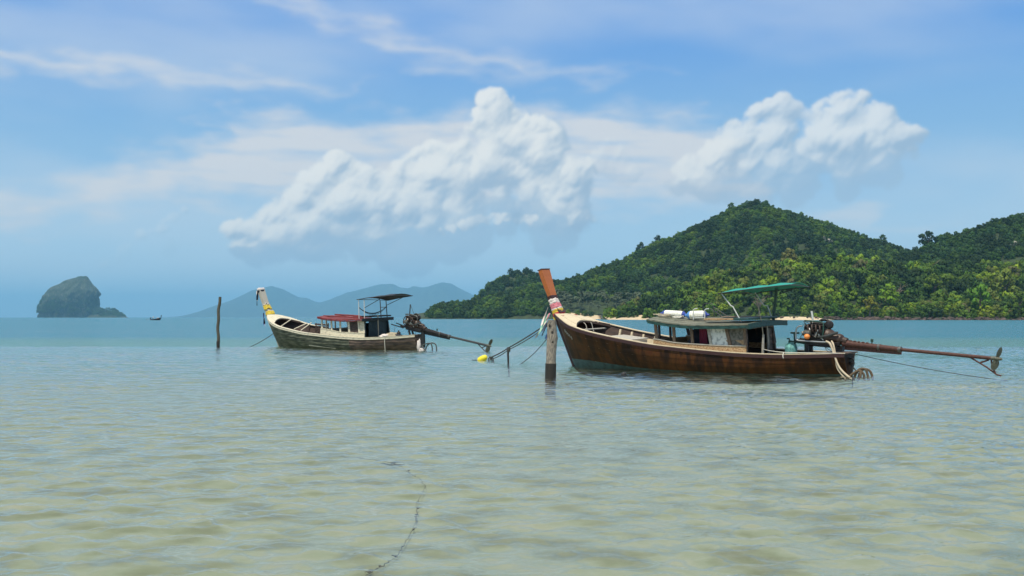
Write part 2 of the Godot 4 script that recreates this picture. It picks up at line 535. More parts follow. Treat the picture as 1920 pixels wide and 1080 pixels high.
	for p in puffs:
		var cx: float = (p[0] - left) * per
		var cy: float = (20.0 - p[1]) * per
		var r: float = p[2] * per
		for y in range(maxi(0, int(cy - r * 1.4)), mini(rows, int(cy + r * 1.4) + 1)):
			for x in range(maxi(0, int(cx - r * 1.4)), mini(cols, int(cx + r * 1.4) + 1)):
				var d2 := (Vector2(x - cx, y - cy) / r).length_squared()
				var at := y * cols + x
				var v := r * (1.0 - d2) * 0.8
				if v > -r * 0.9:
					# smooth maximum, so that puffs melt into one another a little
					var k := 2.2
					var near := maxf(0.0, k - absf(high[at] - v)) / k
					high[at] = maxf(high[at], v) + near * near * k * 0.25
					power[at] = maxf(power[at], p[4] * smoothstep(-6.0, -1.0, v))
					level[at] = maxf(level[at], p[5] * smoothstep(-5.0, 2.0, v))
	var bil := FastNoiseLite.new()
	bil.seed = 9
	bil.frequency = 0.035
	bil.fractal_type = FastNoiseLite.FRACTAL_NONE
	var rough := high.duplicate()
	for y in rows:
		for x in cols:
			var at := y * cols + x
			if high[at] > -6.0:
				var wx := x + 5.0 * fine.get_noise_2d(x * 9.0, y * 9.0)
				var wy := y + 5.0 * fine.get_noise_2d(x * 9.0 + 700.0, y * 9.0)
				var b1 := absf(bil.get_noise_2d(wx * 0.8, wy * 0.95))
				var b2 := absf(bil.get_noise_2d(wx * 1.9 + 90.0, wy * 2.1))
				var b3 := absf(bil.get_noise_2d(wx * 4.2 + 30.0, wy * 4.4))
				rough[at] = high[at] * 0.9 + (b1 - 0.3) * 12.0 + (b2 - 0.3) * 4.0 + (b3 - 0.3) * 1.6
	# the broad swell of the cloud, without its small billows
	var broad := rough.duplicate()
	for pass_ in 2:
		var was := broad.duplicate()
		for y in range(3, rows - 3):
			for x in range(3, cols - 3):
				var at := y * cols + x
				if was[at] > -8.0 or was[at + 3] > -8.0 or was[at - 3] > -8.0:
					broad[at] = (was[at] * 2.0 + was[at - 2] + was[at + 2] + was[at - 2 * cols] + was[at + 2 * cols] + was[at + 3 + 3 * cols] + was[at - 3 - 3 * cols] + was[at + 3 - 3 * cols] + was[at - 3 + 3 * cols]) / 10.0
	for y in range(3, rows - 3):
		for x in range(3, cols - 3):
			var at := y * cols + x
			var v := rough[at] * 0.7 + broad[at] * 0.3
			if v < -4.0:
				continue
			var big := Vector3(broad[at - 2] - broad[at + 2], broad[at + 2 * cols] - broad[at - 2 * cols], 6.0).normalized()
			var small := Vector3(rough[at - 1] - rough[at + 1], rough[at + cols] - rough[at - cols], 4.5).normalized()
			var to_sun := Vector3(-0.55, 0.74, 0.38)
			var lit := clampf(big.dot(to_sun) * 0.58 + small.dot(to_sun) * 0.26 + 0.20, 0.0, 1.0)
			lit *= lerpf(0.2, 1.0, smoothstep(0.0, 0.75, level[at]))
			var col := Vector3(0.33, 0.44, 0.56).lerp(Vector3(0.77, 0.78, 0.755), smoothstep(0.05, 0.85, lit))
			var wisp := 1.6 * fine.get_noise_2d(x * 16.0, y * 16.0)
			var alpha: float = smoothstep(-2.6, 3.2, v + wisp) * power[at] * lerpf(0.55, 0.95, smoothstep(0.0, 0.6, level[at]))
			var was := win.get_pixel(x, y)
			var now := Vector3(was.r, was.g, was.b).lerp(col, alpha)
			win.set_pixel(x, y, Color(now.x, now.y, now.z))
	var top := int((90.0 - 20.0) * per)
	var half := int(36.0 * per)
	im.blit_rect(win, Rect2i(half, 0, cols - half, rows), Vector2i(0, top))
	im.blit_rect(win, Rect2i(0, 0, half, rows), Vector2i(w - half, top))
	return ImageTexture.create_from_image(im)


# -------------------------------- sea

const BED_Z := [60.0, 12.0, 0.0, -10.0, -20.0, -32.0, -60.0, -120.0, -300.0, -700.0, -32000.0]
const BED_Y := [2.6, 0.45, -0.1, -0.24, -0.4, -0.66, -1.3, -2.4, -5.0, -8.0, -10.0]


func make_sea() -> void:
	var bed := MB.new()
	var p := PackedVector3Array()
	for k in BED_Z.size():
		for x in [-24000.0, -60.0, 60.0, 24000.0]:
			p.append(Vector3(x, BED_Y[k], BED_Z[k]))
	bed.grid(p, 4, Vector3.UP)
	var sand := stuff("sand", [1, 1, 1], 0.9, noise_map("sand", 0.008, 6, [[0.0, [0.09, 0.105, 0.045]], [0.36, [0.135, 0.16, 0.085]], [0.5, [0.165, 0.198, 0.12]], [0.7, [0.178, 0.206, 0.128]], [1.0, [0.21, 0.22, 0.13]]], 41, 1024), Vector3.ONE * 0.13)
	sand.uv1_world_triplanar = true
	tag(put("sea_bed", bed, sand), "pale olive sand bottom seen through the shallow water", "", "", "structure")

	var rng := RandomNumberGenerator.new()
	rng.seed = 7
	var waves := []
	for k in 32:
		var lam := 2.2 * pow(0.075, pow(k / 31.0, 0.5))
		var way := rng.randfn(0.0, 0.55)
		var slope := 0.1 if lam < 0.55 else (0.045 if lam < 1.3 else 0.02)
		var kk := TAU / lam
		waves.append([kk * sin(way), kk * cos(way), slope / kk, rng.randf() * TAU, lam])
	var near_sheet := MB.new()
	var far_sheet := MB.new()
	for b in [[3.0, 12.0, 0.04, 0.024, 8.5], [12.0, 26.0, 0.085, 0.052, 16.0], [26.0, 60.0, 0.18, 0.11, 33.0], [60.0, 150.0, 0.6, 0.4, 80.0]]:
		var cols := int(2.0 * b[4] / b[2]) + 1
		var rows := int((b[1] - b[0]) / b[3]) + 1
		var w := far_sheet if b[0] > 50.0 else near_sheet
		var used := waves.filter(func(q): return q[4] > 3.0 * b[3])
		var o := w.v.size()
		for r in rows:
			var z: float = -lerpf(b[1], b[0], r / float(rows - 1))
			for c in cols:
				var x: float = lerpf(-b[4], b[4], c / float(cols - 1))
				var gust := 0.8 + 0.9 * fine.get_noise_2d(x * 9.0, z * 5.0)
				var y := 0.0
				var sx := 0.0
				var sz := 0.0
				var qx := x
				var qz := z
				for q in used:
					# crests sharper than troughs; each wave is dragged along by the ones before it
					var ph: float = q[0] * qx + q[1] * qz + q[3]
					var e := exp(sin(ph) - 1.0)
					var cc: float = q[2] * cos(ph) * e * 1.7
					y += q[2] * (e * 1.7 - 0.8)
					sx += cc * q[0]
					sz += cc * q[1]
					qx -= q[0] * cc * q[4] * 0.09
					qz -= q[1] * cc * q[4] * 0.09
				w.v.append(Vector3(x, y * gust, z))
				w.n.append(Vector3(-sx * gust, 1.0, -sz * gust).normalized())
		for r in rows - 1:
			for c in cols - 1:
				var a := o + r * cols + c
				w.i.append_array([a, a + 1, a + cols, a + 1, a + cols + 1, a + cols])
		for s in [-1.0, 1.0]:
			w.grid(PackedVector3Array([Vector3(s * b[4], 0, -b[1]), Vector3(s * 24000.0, 0, -b[1]), Vector3(s * b[4], 0, -b[0]), Vector3(s * 24000.0, 0, -b[0])]), 2, Vector3.UP)
	near_sheet.grid(PackedVector3Array([Vector3(-24000, 0, -3), Vector3(24000, 0, -3), Vector3(-24000, 0, 4), Vector3(24000, 0, 4)]), 2, Vector3.UP)
	for w in [near_sheet, far_sheet]:
		w.c.resize(w.v.size())
		w.c.fill(Color.WHITE)
	var m := StandardMaterial3D.new()
	m.resource_name = "sea_water"
	m.transparency = BaseMaterial3D.TRANSPARENCY_ALPHA
	m.albedo_color = Color(1, 1, 1, 0.0)
	m.roughness = 0.03
	m.metallic_specular = 0.45
	var f := FastNoiseLite.new()
	f.seed = 5
	f.frequency = 0.022
	f.fractal_octaves = 4
	f.fractal_type = FastNoiseLite.FRACTAL_RIDGED
	var ripples := NoiseTexture2D.new()
	ripples.width = 1024
	ripples.height = 1024
	ripples.seamless = true
	ripples.as_normal_map = true
	ripples.bump_strength = 5.0
	ripples.noise = f
	m.normal_enabled = true
	m.normal_texture = ripples
	m.normal_scale = 0.3
	m.uv1_triplanar = true
	m.uv1_world_triplanar = true
	m.uv1_scale = Vector3(0.31, 0.5, 0.71)
	tag(put("water", near_sheet, m), "calm rippled sea, clear over sand near the shore and turquoise farther out", "", "", "structure")
	# out in the bay a light breeze roughens the surface
	far_sheet.grid(PackedVector3Array([Vector3(-24000, 0, -31000), Vector3(24000, 0, -31000), Vector3(-24000, 0, -150), Vector3(24000, 0, -150)]), 2, Vector3.UP)
	var breeze: StandardMaterial3D = m.duplicate()
	breeze.resource_name = "breezy_water"
	breeze.roughness = 0.14
	breeze.normal_scale = 1.5
	breeze.uv1_scale = Vector3(0.05, 0.1, 0.09)
	tag(put("water", far_sheet, breeze), "breeze-ruffled open water of the bay out to the horizon", "", "", "structure")
	# the water itself: fine silt near the shore, clearer blue-green water farther out, hides the bottom with depth
	for q in [["shallow_water", -13.0, -42.0, [0.36, 0.58, 0.42], 0.05, "sandy cloudy water of the shallows"], ["coastal_water", -42.05, -95.0, [0.24, 0.60, 0.54], 0.07, "green cloudy water beyond the moored boats"], ["open_water", -95.05, -31000.0, [0.08, 0.46, 0.62], 0.07, "clear blue-green water out in the bay"]]:
		var silt := FogVolume.new()
		silt.name = q[0]
		silt.size = Vector3(48000, 20, q[1] - q[2])
		silt.position = Vector3(0, -10.09, (q[1] + q[2]) * 0.5)
		var fm := FogMaterial.new()
		fm.albedo = srgb(q[3])
		fm.density = q[4]
		silt.material = fm
		tag(silt, q[5], "", "", "structure")
		add_child(silt)


# ---------------------------------------------------------------- land

var ridges := [
	# [points of x, distance, height], width of the slope in metres
	[[[30, 1290, 16], [58, 1262, 27], [115, 1250, 49], [164, 1250, 64], [200, 1250, 84], [237, 1250, 107], [276, 1250, 130], [316, 1250, 118], [352, 1250, 104], [389, 1250, 86], [419, 1250, 72], [449, 1240, 62], [486, 1230, 58], [560, 1220, 50], [700, 1200, 40]], 210.0],
	[[[360, 1010, 40], [379, 1000, 50], [408, 1000, 63], [432, 1000, 77], [452, 1000, 87], [476, 1000, 92], [529, 1000, 96], [620, 990, 70], [760, 980, 40]], 190.0],
	[[[158, 840, 8], [167, 825, 22], [191, 820, 34], [215, 820, 40], [235, 820, 42], [263, 820, 38], [295, 820, 35], [335, 820, 34], [374, 820, 35], [440, 820, 38], [600, 820, 30], [760, 830, 10]], 108.0],
	[[[-76, 1500, 1], [-66, 1500, 6], [-56, 1500, 14], [-44, 1500, 26], [-25, 1500, 42], [-4, 1500, 57], [18, 1500, 63], [36, 1500, 55], [58, 1500, 38], [95, 1490, 22], [140, 1480, 10]], 95.0],
	[[[20, 1420, 5], [70, 1370, 6], [120, 1320, 7], [165, 1240, 8], [185, 1120, 8], [206, 960, 8], [214, 800, 7], [236, 745, 7], [300, 728, 7], [420, 725, 7], [700, 725, 7]], 62.0],
]


func land_height(x: float, d: float) -> float:
	var best := -6.0
	var p := Vector2(x, d)
	for r in ridges:
		for k in r[0].size() - 1:
			var a: Array = r[0][k]
			var b: Array = r[0][k + 1]
			var ab := Vector2(b[0] - a[0], b[1] - a[1])
			var t := clampf((p - Vector2(a[0], a[1])).dot(ab) / ab.length_squared(), 0.0, 1.0)
			var off: float = (p - Vector2(a[0], a[1]) - ab * t).length() / r[1]
			if off > 1.25:
				continue
			var h := lerpf(a[2], b[2], t)
			best = maxf(best, (h + 3.0) * (1.0 - off * (0.55 + 0.45 * off)) - 3.0)
	if d > 1380.0 and x < 20.0:
		best = minf(best, (x + 70.0) * 1.05)  # the headland ends in a steep bluff
	return best + 2.2 * fine.get_noise_2d(x * 2.0, d * 2.0) * clampf(best / 12.0, 0.0, 1.0) * 2.0


func make_land() -> void:
	var m := MB.new()
	var p := PackedVector3Array()
	for r in 100:
		for c in 90:
			var x := -110.0 + c * 10.0
			var d := 1640.0 - r * 10.0
			p.append(Vector3(x, land_height(x, d), -d))
	m.grid(p, 90, Vector3.UP)
	var soil := stuff("hill_soil", [0.03, 0.05, 0.012], 0.95, tex["blotch"], Vector3.ONE * 0.02)
	tag(put("hillside", m, soil), "forested hills rising from the right shore of the bay", "", "", "structure")
	# pale strips of sand at the water's edge
	var sand := stuff("beach_sand", [0.55, 0.44, 0.28], 0.95, tex["soft"], Vector3.ONE * 0.05)
	var strip := MB.new()
	p = PackedVector3Array()
	for k in 24:
		# where the rising ground meets the water, seen along the shore
		var f := lerpf(0.038, 0.128, k / 23.0)
		var d := 640.0
		while d < 1500.0 and land_height(f * d, d) < 0.4:
			d += 2.0
		var taper := minf(1.0, minf(k, 23 - k) / 4.0)
		for e in [[-14.0, -0.5], [-7.0, 0.6 * taper], [2.0, 1.3 * taper], [12.0, 2.0 * taper]]:
			p.append(Vector3(f * d, maxf(e[1], land_height(f * d, d + e[0]) + 0.2) if e[1] > 0.0 else e[1], -(d + e[0])))
	strip.grid(p, 4, Vector3.UP)
	tag(put("beach", strip, sand), "long pale sand beach below the palm grove", "", "", "structure")
	strip = MB.new()
	p = PackedVector3Array()
	for q in [[164, 700, 0.2], [172, 694, 1], [181, 692, 1], [190, 690, 0.8], [198, 688, 0.2]]:
		for e in [[-7, -0.3], [-3, 0.5], [1, 1.2], [6, 2.0]]:
			p.append(Vector3(q[0], e[1] * q[2] if e[1] > 0 else e[1], -(q[1] + e[0] - 8)))
	strip.grid(p, 4, Vector3.UP)
	tag(put("beach", strip, sand), "small patch of pale sand at the foot of the rocky shore", "", "", "structure")


func make_island() -> void:
	# the steep limestone island: rings whose left and right ends follow its outline
	var m := MB.new()
	var left := [[-3, -1723], [0, -1723], [30, -1722], [55, -1718], [80, -1709], [100, -1693], [114, -1672], [122, -1650], [133, -1636], [141, -1610], [147, -1585], [150, -1566]]
	var right := [[-3, -1500], [0, -1500], [20, -1500], [45, -1502], [62, -1502], [85, -1499], [95, -1502], [108, -1512], [122, -1526], [135, -1534], [145, -1543], [150, -1552]]
	var rows := 30
	var sides := 72
	var p := PackedVector3Array()
	for r in rows + 1:
		var h := lerpf(-3.0, 150.0, pow(r / float(rows), 0.9))
		var a := flat(left, h)
		var b := flat(right, h)
		for k in sides + 1:
			var g := TAU * (k % sides) / sides
			var q := Vector3(cos(g), 0, sin(g) * 0.8)
			var bump := 1.0 + 0.12 * fine.get_noise_3d(q.x * 160.0, h * 0.6, q.z * 160.0) + 0.16 * fine.get_noise_3d(q.x * 420.0, h * 2.4, q.z * 420.0)
			p.append((Vector3((a + b) * 0.5, h, -4000.0) + q * (b - a) * 0.465 * bump) * 1.5)
	m.grid(p, sides + 1, Vector3.ZERO, Vector3(-2415, 60, -6000), Color.WHITE, true)
	p = PackedVector3Array()
	for r in 14:
		var f := r / 13.0
		var h := -2.0 + f * 40.0
		for k in 41:
			var g := TAU * (k % 40) / 40.0
			var q := Vector3(cos(g), 0, sin(g) * 0.7)
			var bump := 1.0 + 0.2 * fine.get_noise_3d(q.x * 120.0 + 300.0, h * 3.0, q.z * 120.0)
			p.append((Vector3(-1475.0 - 28.0 * f, h, -3990.0) + q * (80.0 * pow(1.0 - f, 0.8) + 1.0) * bump) * 1.5)
	m.grid(p, 41, Vector3.ZERO, Vector3(-2220, 8, -5985), Color.WHITE, true)
	var rock := stuff("karst", [1, 1, 1], 0.95, noise_map("karst", 0.02, 6, [[0.0, [0.012, 0.025, 0.01]], [0.5, [0.022, 0.042, 0.016]], [0.62, [0.04, 0.055, 0.03]], [0.74, [0.09, 0.095, 0.075]], [1.0, [0.3, 0.28, 0.24]]], 51), Vector3(0.012, 0.004, 0.012))
	rock.uv1_world_triplanar = true
	tag(put("island", m, rock), "steep limestone island with a low wooded tail, alone on the left horizon", "", "", "structure")


func ridge_line(called: String, label: String, line: Array, big: float, dist: float, deep: float, mat: Material, rough: float) -> void:
	var m := MB.new()
	var p := PackedVector3Array()
	var n := 160
	for k in n + 1:
		var x := lerpf(line[0][0], line[line.size() - 1][0], k / float(n)) * big
		var h := flat(line, x / big) * big
		for q in [[-1.0, -0.04], [-0.8, 0.18], [-0.6, 0.36], [-0.4, 0.6], [-0.2, 0.84], [0.0, 1.0], [0.4, 0.7], [1.0, -0.04]]:
			var y: float = h * q[1]
			if q[1] > 0.0:
				y += rough * h * fine.get_noise_2d(x * 220.0 / dist * 6.0, (dist + q[0] * deep) * 1300.0 / dist * 0.4) * (0.35 if q[0] == 0.0 else 1.0)
			p.append(Vector3(x, y, -(dist + q[0] * deep)))
	m.grid(p, 8, Vector3.UP)
	tag(put(called, m, mat), label, "", "", "structure")


func make_far_land() -> void:
	var far := stuff("far_forest", [0.05, 0.08, 0.05], 0.95, tex["blotch"], Vector3.ONE * 0.0012)
	far.uv1_world_triplanar = true
	ridge_line("mountains", "pale blue mountain range far across the water", [[-3820, 0], [-3690, 40], [-3530, 138], [-3280, 220], [-3090, 315], [-2965, 347], [-2840, 372], [-2710, 334], [-2600, 271], [-2520, 246], [-2430, 240], [-2330, 195], [-2270, 183], [-2145, 221], [-1955, 296], [-1860, 315], [-1700, 347], [-1545, 391], [-1420, 404], [-1325, 360], [-1230, 341], [-1165, 360], [-1070, 341], [-1010, 347], [-820, 410], [-725, 404], [-600, 341], [-505, 296], [-250, 158], [0, 30], [80, 0]], 1.6, 20800.0, 2400.0, far, 0.28)
	ridge_line("headland", "low wooded point lying dark below the blue mountains", [[-420, 0], [-390, 6], [-350, 12], [-320, 19], [-300, 24], [-265, 27], [-230, 30], [-170, 33], [-100, 36], [0, 20], [60, 0]], 1.5, 7500.0, 240.0, far, 0.3)


# ---------------------------------------------------------------- trees

func crown(seed_: int, lumps: int, per_lump: int, leaf: float, tall: float, loose := 0.0) -> ArrayMesh:
	# leaf sprays spread over lumps of a crown of radius 1 that stands on the origin
	var r := RandomNumberGenerator.new()
	r.seed = seed_
	var m := MB.new()
	var mid := Vector3(0, tall * 0.62, 0)
	for k in lumps:
		var g := TAU * k / lumps * 2.4 + r.randf()
		var up := lerpf(0.16, 1.0, k / float(lumps - 1))
		var reach := (0.72 + loose * 0.3) * sqrt(maxf(0.05, 1.0 - pow(absf(up - 0.38) / 0.68, 2.0))) * r.randf_range(0.65, 1.05)
		var at := Vector3(cos(g) * reach, up * tall * 0.86, sin(g) * reach)
		var size := r.randf_range(0.34, 0.5) * (1.0 - 0.25 * loose)
		var tone := r.randf_range(0.86, 1.14)
		for q in per_lump:
			var w := Vector3(r.randfn(), r.randfn() + 0.35, r.randfn()).normalized()
			var c := at + w * size * r.randf_range(0.72, 1.08) * Vector3(1, 0.8, 1)
			var f := (w + Vector3(r.randfn(), r.randfn(), r.randfn()) * 0.5).normalized()
			var x := f.cross(Vector3(r.randfn(), r.randfn(), r.randfn())).normalized()
			var y := f.cross(x)
			var l := leaf * r.randf_range(0.6, 1.35)
			var n := (w * 0.7 + (c - mid).normalized() * 0.35 + f * 0.3 + Vector3(0, 0.3, 0)).normalized()
			var t := tone * r.randf_range(0.78, 1.22)
			var col := Color(t * r.randf_range(0.9, 1.12), t, t * r.randf_range(0.8, 1.1))
			var tip := c + x * l
			var back := c - x * l * 0.9
			var a := c + y * l * 0.55 - f * l * 0.2
			var b := c - y * l * 0.55 - f * l * 0.2
			m.tri(tip, a, back, n, n, n, col)
			m.tri(tip, b, back, n, n, n, col)
	return m.mesh()


func palm(seed_: int) -> ArrayMesh:
	# metres: a leaning stem and drooping fronds
	var r := RandomNumberGenerator.new()
	r.seed = seed_
	var m := MB.new()
	var lean := Vector3(r.randfn() * 1.2, 0, r.randfn() * 1.2)
	var tall := r.randf_range(9.0, 12.5)
	var head := lean + Vector3(0, tall, 0)
	m.tube(PackedVector3Array([Vector3.ZERO, lean * 0.25 + Vector3(0, tall * 0.5, 0), head]), [0.22, 0.16, 0.12], 5, false, Color(1.6, 1.3, 1.2))
	for k in 20:
		var g := TAU * k / 20.0 * 2.618 + r.randf() * 0.4
		var out := Vector3(cos(g), 0, sin(g))
		var side := Vector3(-sin(g), 0, cos(g))
		var lift := r.randf_range(-0.4, 1.1)
		var l := r.randf_range(3.2, 4.4)
		var was := head
		var w0 := 0.12
		var t := r.randf_range(0.7, 1.3)
		var col := Color(t, t, t * 0.95)
		for s in 4:
			var f := (s + 1) / 4.0
			var now := head + out * l * f * (0.9 if lift > 0.0 else 0.75) + Vector3(0, lift * l * f * 0.8 - 2.6 * f * f, 0)
			var w1: float = [0.5, 0.55, 0.36, 0.05][s]
			for e in [-1.0, 1.0]:
				var d0: Vector3 = side * e * w0 - Vector3(0, w0 * 0.6, 0)
				var d1: Vector3 = side * e * w1 - Vector3(0, w1 * 0.6, 0)
				m.quad(was, was + d0, now + d1, now, Vector3.UP + side * e, col)
			was = now
			w0 = w1
	return m.mesh()


func bare_tree(seed_: int) -> MB:
	# a leafless crown of forked grey limbs, radius 1
	var r := RandomNumberGenerator.new()
	r.seed = seed_
	var m := MB.new()
	for k in 9:
		var g := TAU * k / 9.0 + r.randf() * 0.5
		var end := Vector3(cos(g) * r.randf_range(0.5, 0.95), r.randf_range(1.1, 2.1), sin(g) * r.randf_range(0.5, 0.95))
		var elbow := Vector3(end.x * 0.4, end.y * 0.6 + 0.1, end.z * 0.4)
		m.tube(PackedVector3Array([Vector3(0, 0.4, 0), elbow, end]), [0.06, 0.04, 0.014], 4, false)
		for j in 5:
			var f := elbow.lerp(end, r.randf())
			m.tube(PackedVector3Array([f, f + Vector3(r.randfn() * 0.28, r.randf() * 0.4, r.randfn() * 0.28)]), [0.022, 0.008], 3, false)
	return m


func trunk(tall: float, wide: float, seed_: int) -> MB:
	var r := RandomNumberGenerator.new()
	r.seed = seed_
	var m := MB.new()
	var lean := Vector3(r.randfn(), 0, r.randfn()) * tall * 0.05
	var fork := lean * 0.6 + Vector3(0, tall * 0.45, 0)
	m.tube(PackedVector3Array([Vector3(0, -0.6, 0), Vector3(0, 0.3, 0) + lean * 0.1, fork]), [wide * 1.5, wide, wide * 0.75], 7, false)
	for k in 5:
		var g := TAU * k / 5.0 + r.randf()
		m.tube(PackedVector3Array([fork, fork + Vector3(cos(g) * tall * 0.14, tall * 0.2, sin(g) * tall * 0.14), fork + Vector3(cos(g) * tall * 0.26, tall * 0.42, sin(g) * tall * 0.26)]), [wide * 0.6, wide * 0.4, wide * 0.12], 5, false)
	return m


func leafy(called: String, col := Color.WHITE) -> StandardMaterial3D:
	var m := stuff(called, [col.r, col.g, col.b], 0.7)
	m.vertex_color_use_as_albedo = true
	m.metallic_specular = 0.3
	m.backlight_enabled = true
	m.backlight = Color(0.5, 0.5, 0.5)
	return m


func scatter(called: String, meshes: Array, where: Array, mat: Material, parent: Node) -> void:
	# where: [mesh number, transform, colour]
	for k in meshes.size():
		var mine := where.filter(func(q): return q[0] == k)
		if mine.is_empty():
			continue
		var mm := MultiMesh.new()
		mm.transform_format = MultiMesh.TRANSFORM_3D
		mm.use_colors = true
		mm.mesh = meshes[k]
		mm.instance_count = mine.size()
		for j in mine.size():
			mm.set_instance_transform(j, mine[j][1])
			mm.set_instance_color(j, mine[j][2])
		var o := MultiMeshInstance3D.new()
		o.name = called if k == 0 else "%s_%03d" % [called, k]
		o.multimesh = mm
		o.material_override = mat
		o.set_meta("kind", "stuff")
		parent.add_child(o, true)


const DARK := Color(0.018, 0.042, 0.009)
const MID := Color(0.038, 0.084, 0.012)
const GREEN := Color(0.074, 0.14, 0.014)
const LIME := Color(0.17, 0.255, 0.016)
const OLIVE := Color(0.1, 0.135, 0.024)
const DRY := Color(0.1, 0.105, 0.04)
const SEA_GREEN := Color(0.034, 0.078, 0.024)


func hue(r: RandomNumberGenerator, choices: Array, patch: float) -> Color:
	var f := clampf(0.48 + patch * 1.1 + r.randfn() * 0.13, 0.0, 0.999)
	var c: Color = choices[int(f * choices.size())]
	var t := r.randf_range(0.82, 1.2)
	return Color(c.r * t * r.randf_range(0.88, 1.15), c.g * t, c.b * t)


func make_forest() -> void:
	var leaf := leafy("leaves")
	var crowns := []
	for k in 6:
		crowns.append(crown(100 + k, 8 + k % 3, 54, 0.15, 1.75, 0.2 * (k % 2)))
	var zones := [
		["forest", "dense dark green forest over the tall pointed hill", [], [DARK, DARK, DARK, SEA_GREEN, MID, SEA_GREEN, MID, GREEN, GREEN]],
		["forest", "dark wooded headland dropping to the water at the left end of the hills", [], [DARK, DARK, DARK, SEA_GREEN, SEA_GREEN, MID, GREEN]],
		["forest", "dark forest on the hill at the right edge behind the saddle", [], [DARK, DARK, DARK, MID, MID, SEA_GREEN, SEA_GREEN]],
		["forest", "bright mixed woodland on the near slope above the rocky shore", [], [DARK, DARK, MID, MID, GREEN, GREEN, OLIVE, GREEN, LIME]],
		["shore_bushes", "rounded green bushes and trees along the back of the beach", [], [MID, GREEN, GREEN, SEA_GREEN, GREEN, LIME]],
	]
	var r := RandomNumberGenerator.new()
	r.seed = 77
	var palms := []
	for k in 44000:
		var x := r.randf_range(-90.0, 620.0)
		var d := r.randf_range(665.0, 1530.0)
		if x > 0.5 * d + 40.0:
			continue
		var h := land_height(x, d)
		if h < (2.6 if d > 1000.0 and d < 1400.0 and x < 165.0 and x > 0.0 else 0.7):
			continue
		# what the hill in front hides, and the backs of the ridges, stay bare
		var zone := 0
		if x < 110.0 - (1500.0 - d) * 0.12 and d > 1395.0:
			zone = 1
		elif d < 905.0:
			zone = 3
		elif d < 1075.0 and x > 300.0:
			zone = 2
		if (zone == 0 and d > 1290.0 and x > 60.0) or (zone == 3 and d > 850.0 and x > 230.0) or (zone == 2 and d > 1030.0) or (zone == 1 and d > 1520.0):
			continue
		var flat_land := h < 17.0 and d > 900.0 and d < 1400.0 and x > 40.0 and x < 200.0
		var patch := fine.get_noise_2d(x * 2.2, d * 2.2)
		if flat_land:
			if h < 4.2 and r.randf() < 0.45:
				zone = 4
			else:
				if r.randf() < 0.3:
					var t := r.randf_range(0.7, 1.25)
					palms.append([r.randi() % 3, Transform3D(Basis(Vector3.UP, r.randf() * TAU).scaled(Vector3.ONE * r.randf_range(0.85, 1.15)), Vector3(x, h - 0.3, -d)), Color(0.085 * t, 0.11 * t, 0.062 * t)])
				continue
		var keep: float = [0.95, 0.8, 0.85, 0.72, 0.8][zone]
		if r.randf() > keep:
			continue
		var size: float = lerpf(1.9, 4.6, pow(r.randf(), 1.5)) if zone != 3 else lerpf(2.2, 6.8, pow(r.randf(), 1.7))
		if zone == 4:
			size = r.randf_range(2.2, 4.2)
		if zone == 3 and h < 6.0:
			size *= 0.75
		var turn := Basis(Vector3.UP, r.randf() * TAU).scaled(Vector3(size, size * r.randf_range(0.85, 1.25), size))
		var col := hue(r, zones[zone][3], patch)
		if zone == 3 and r.randf() < 0.04:
			col = DRY
		zones[zone][2].append([r.randi() % 6, Transform3D(turn, Vector3(x, h - size * 0.25, -d)), col])
	for z in zones:
		var o := Node3D.new()
		o.name = numbered(z[0])
		add_child(o)
		tag(o, z[1], "forest" if z[0] == "forest" else "bushes", "", "stuff")
		scatter("foliage", crowns, z[2], leaf, o)
	var g := Node3D.new()
	g.name = numbered("palm_grove")
	add_child(g)
	tag(g, "grey-green coconut palm grove on the flat land behind the beach", "palm grove", "", "stuff")
	scatter("palm", [palm(1), palm(2), palm(3)], palms, leaf, g)
	# scrub on the far limestone island
	var scrub := []
	for k in 900:
		var gg := r.randf_range(PI * 0.02, PI * 0.98)
		var up := r.randf()
		var h := 20.0 + 128.0 * up
		var a := lerpf(-1723.0, -1570.0, pow(up, 2.2))
		var b := lerpf(-1500.0, -1552.0, pow(up, 1.6))
		if k > 640:
			h = r.randf_range(0.0, 34.0)
			a = -1545.0
			b = -1398.0 - h * 1.5
		var p: Vector3 = Vector3((a + b) * 0.5 + cos(gg) * (b - a) * 0.49, h, -4000.0 + sin(gg) * (b - a) * 0.38)
		var s := r.randf_range(6.0, 12.0)
		p *= 1.5
		scrub.append([r.randi() % 6, Transform3D(Basis(Vector3.UP, r.randf() * TAU).scaled(Vector3(s, s * 0.8, s)), p - Vector3(0, s * 0.8, 0)), hue(r, [DARK, MID, SEA_GREEN, MID], 0.0)])
	var o := Node3D.new()
	o.name = numbered("island_scrub")
	add_child(o)
	tag(o, "scrub and small trees clinging to the limestone island", "scrub", "", "stuff")
	scatter("foliage", crowns, scrub, leaf, o)
	# rocks along the right shore
	var rocks := []
	var rock_meshes := []
	for k in 3:
		var m := MB.new()
		var p := PackedVector3Array()
		for rr in 7:
			for c in 10:
				var v := Vector3(sin(PI * rr / 6.0) * cos(TAU * (c % 9) / 9.0), cos(PI * rr / 6.0), sin(PI * rr / 6.0) * sin(TAU * (c % 9) / 9.0))
				p.append(v * (1.0 + 0.5 * fine.get_noise_3d(v.x * 70.0 + k * 99.0, v.y * 70.0, v.z * 70.0)) * Vector3(1, 0.75, 1))
		m.grid(p, 10, Vector3.ZERO, Vector3.ZERO, Color.WHITE, true)
		rock_meshes.append(m.mesh())
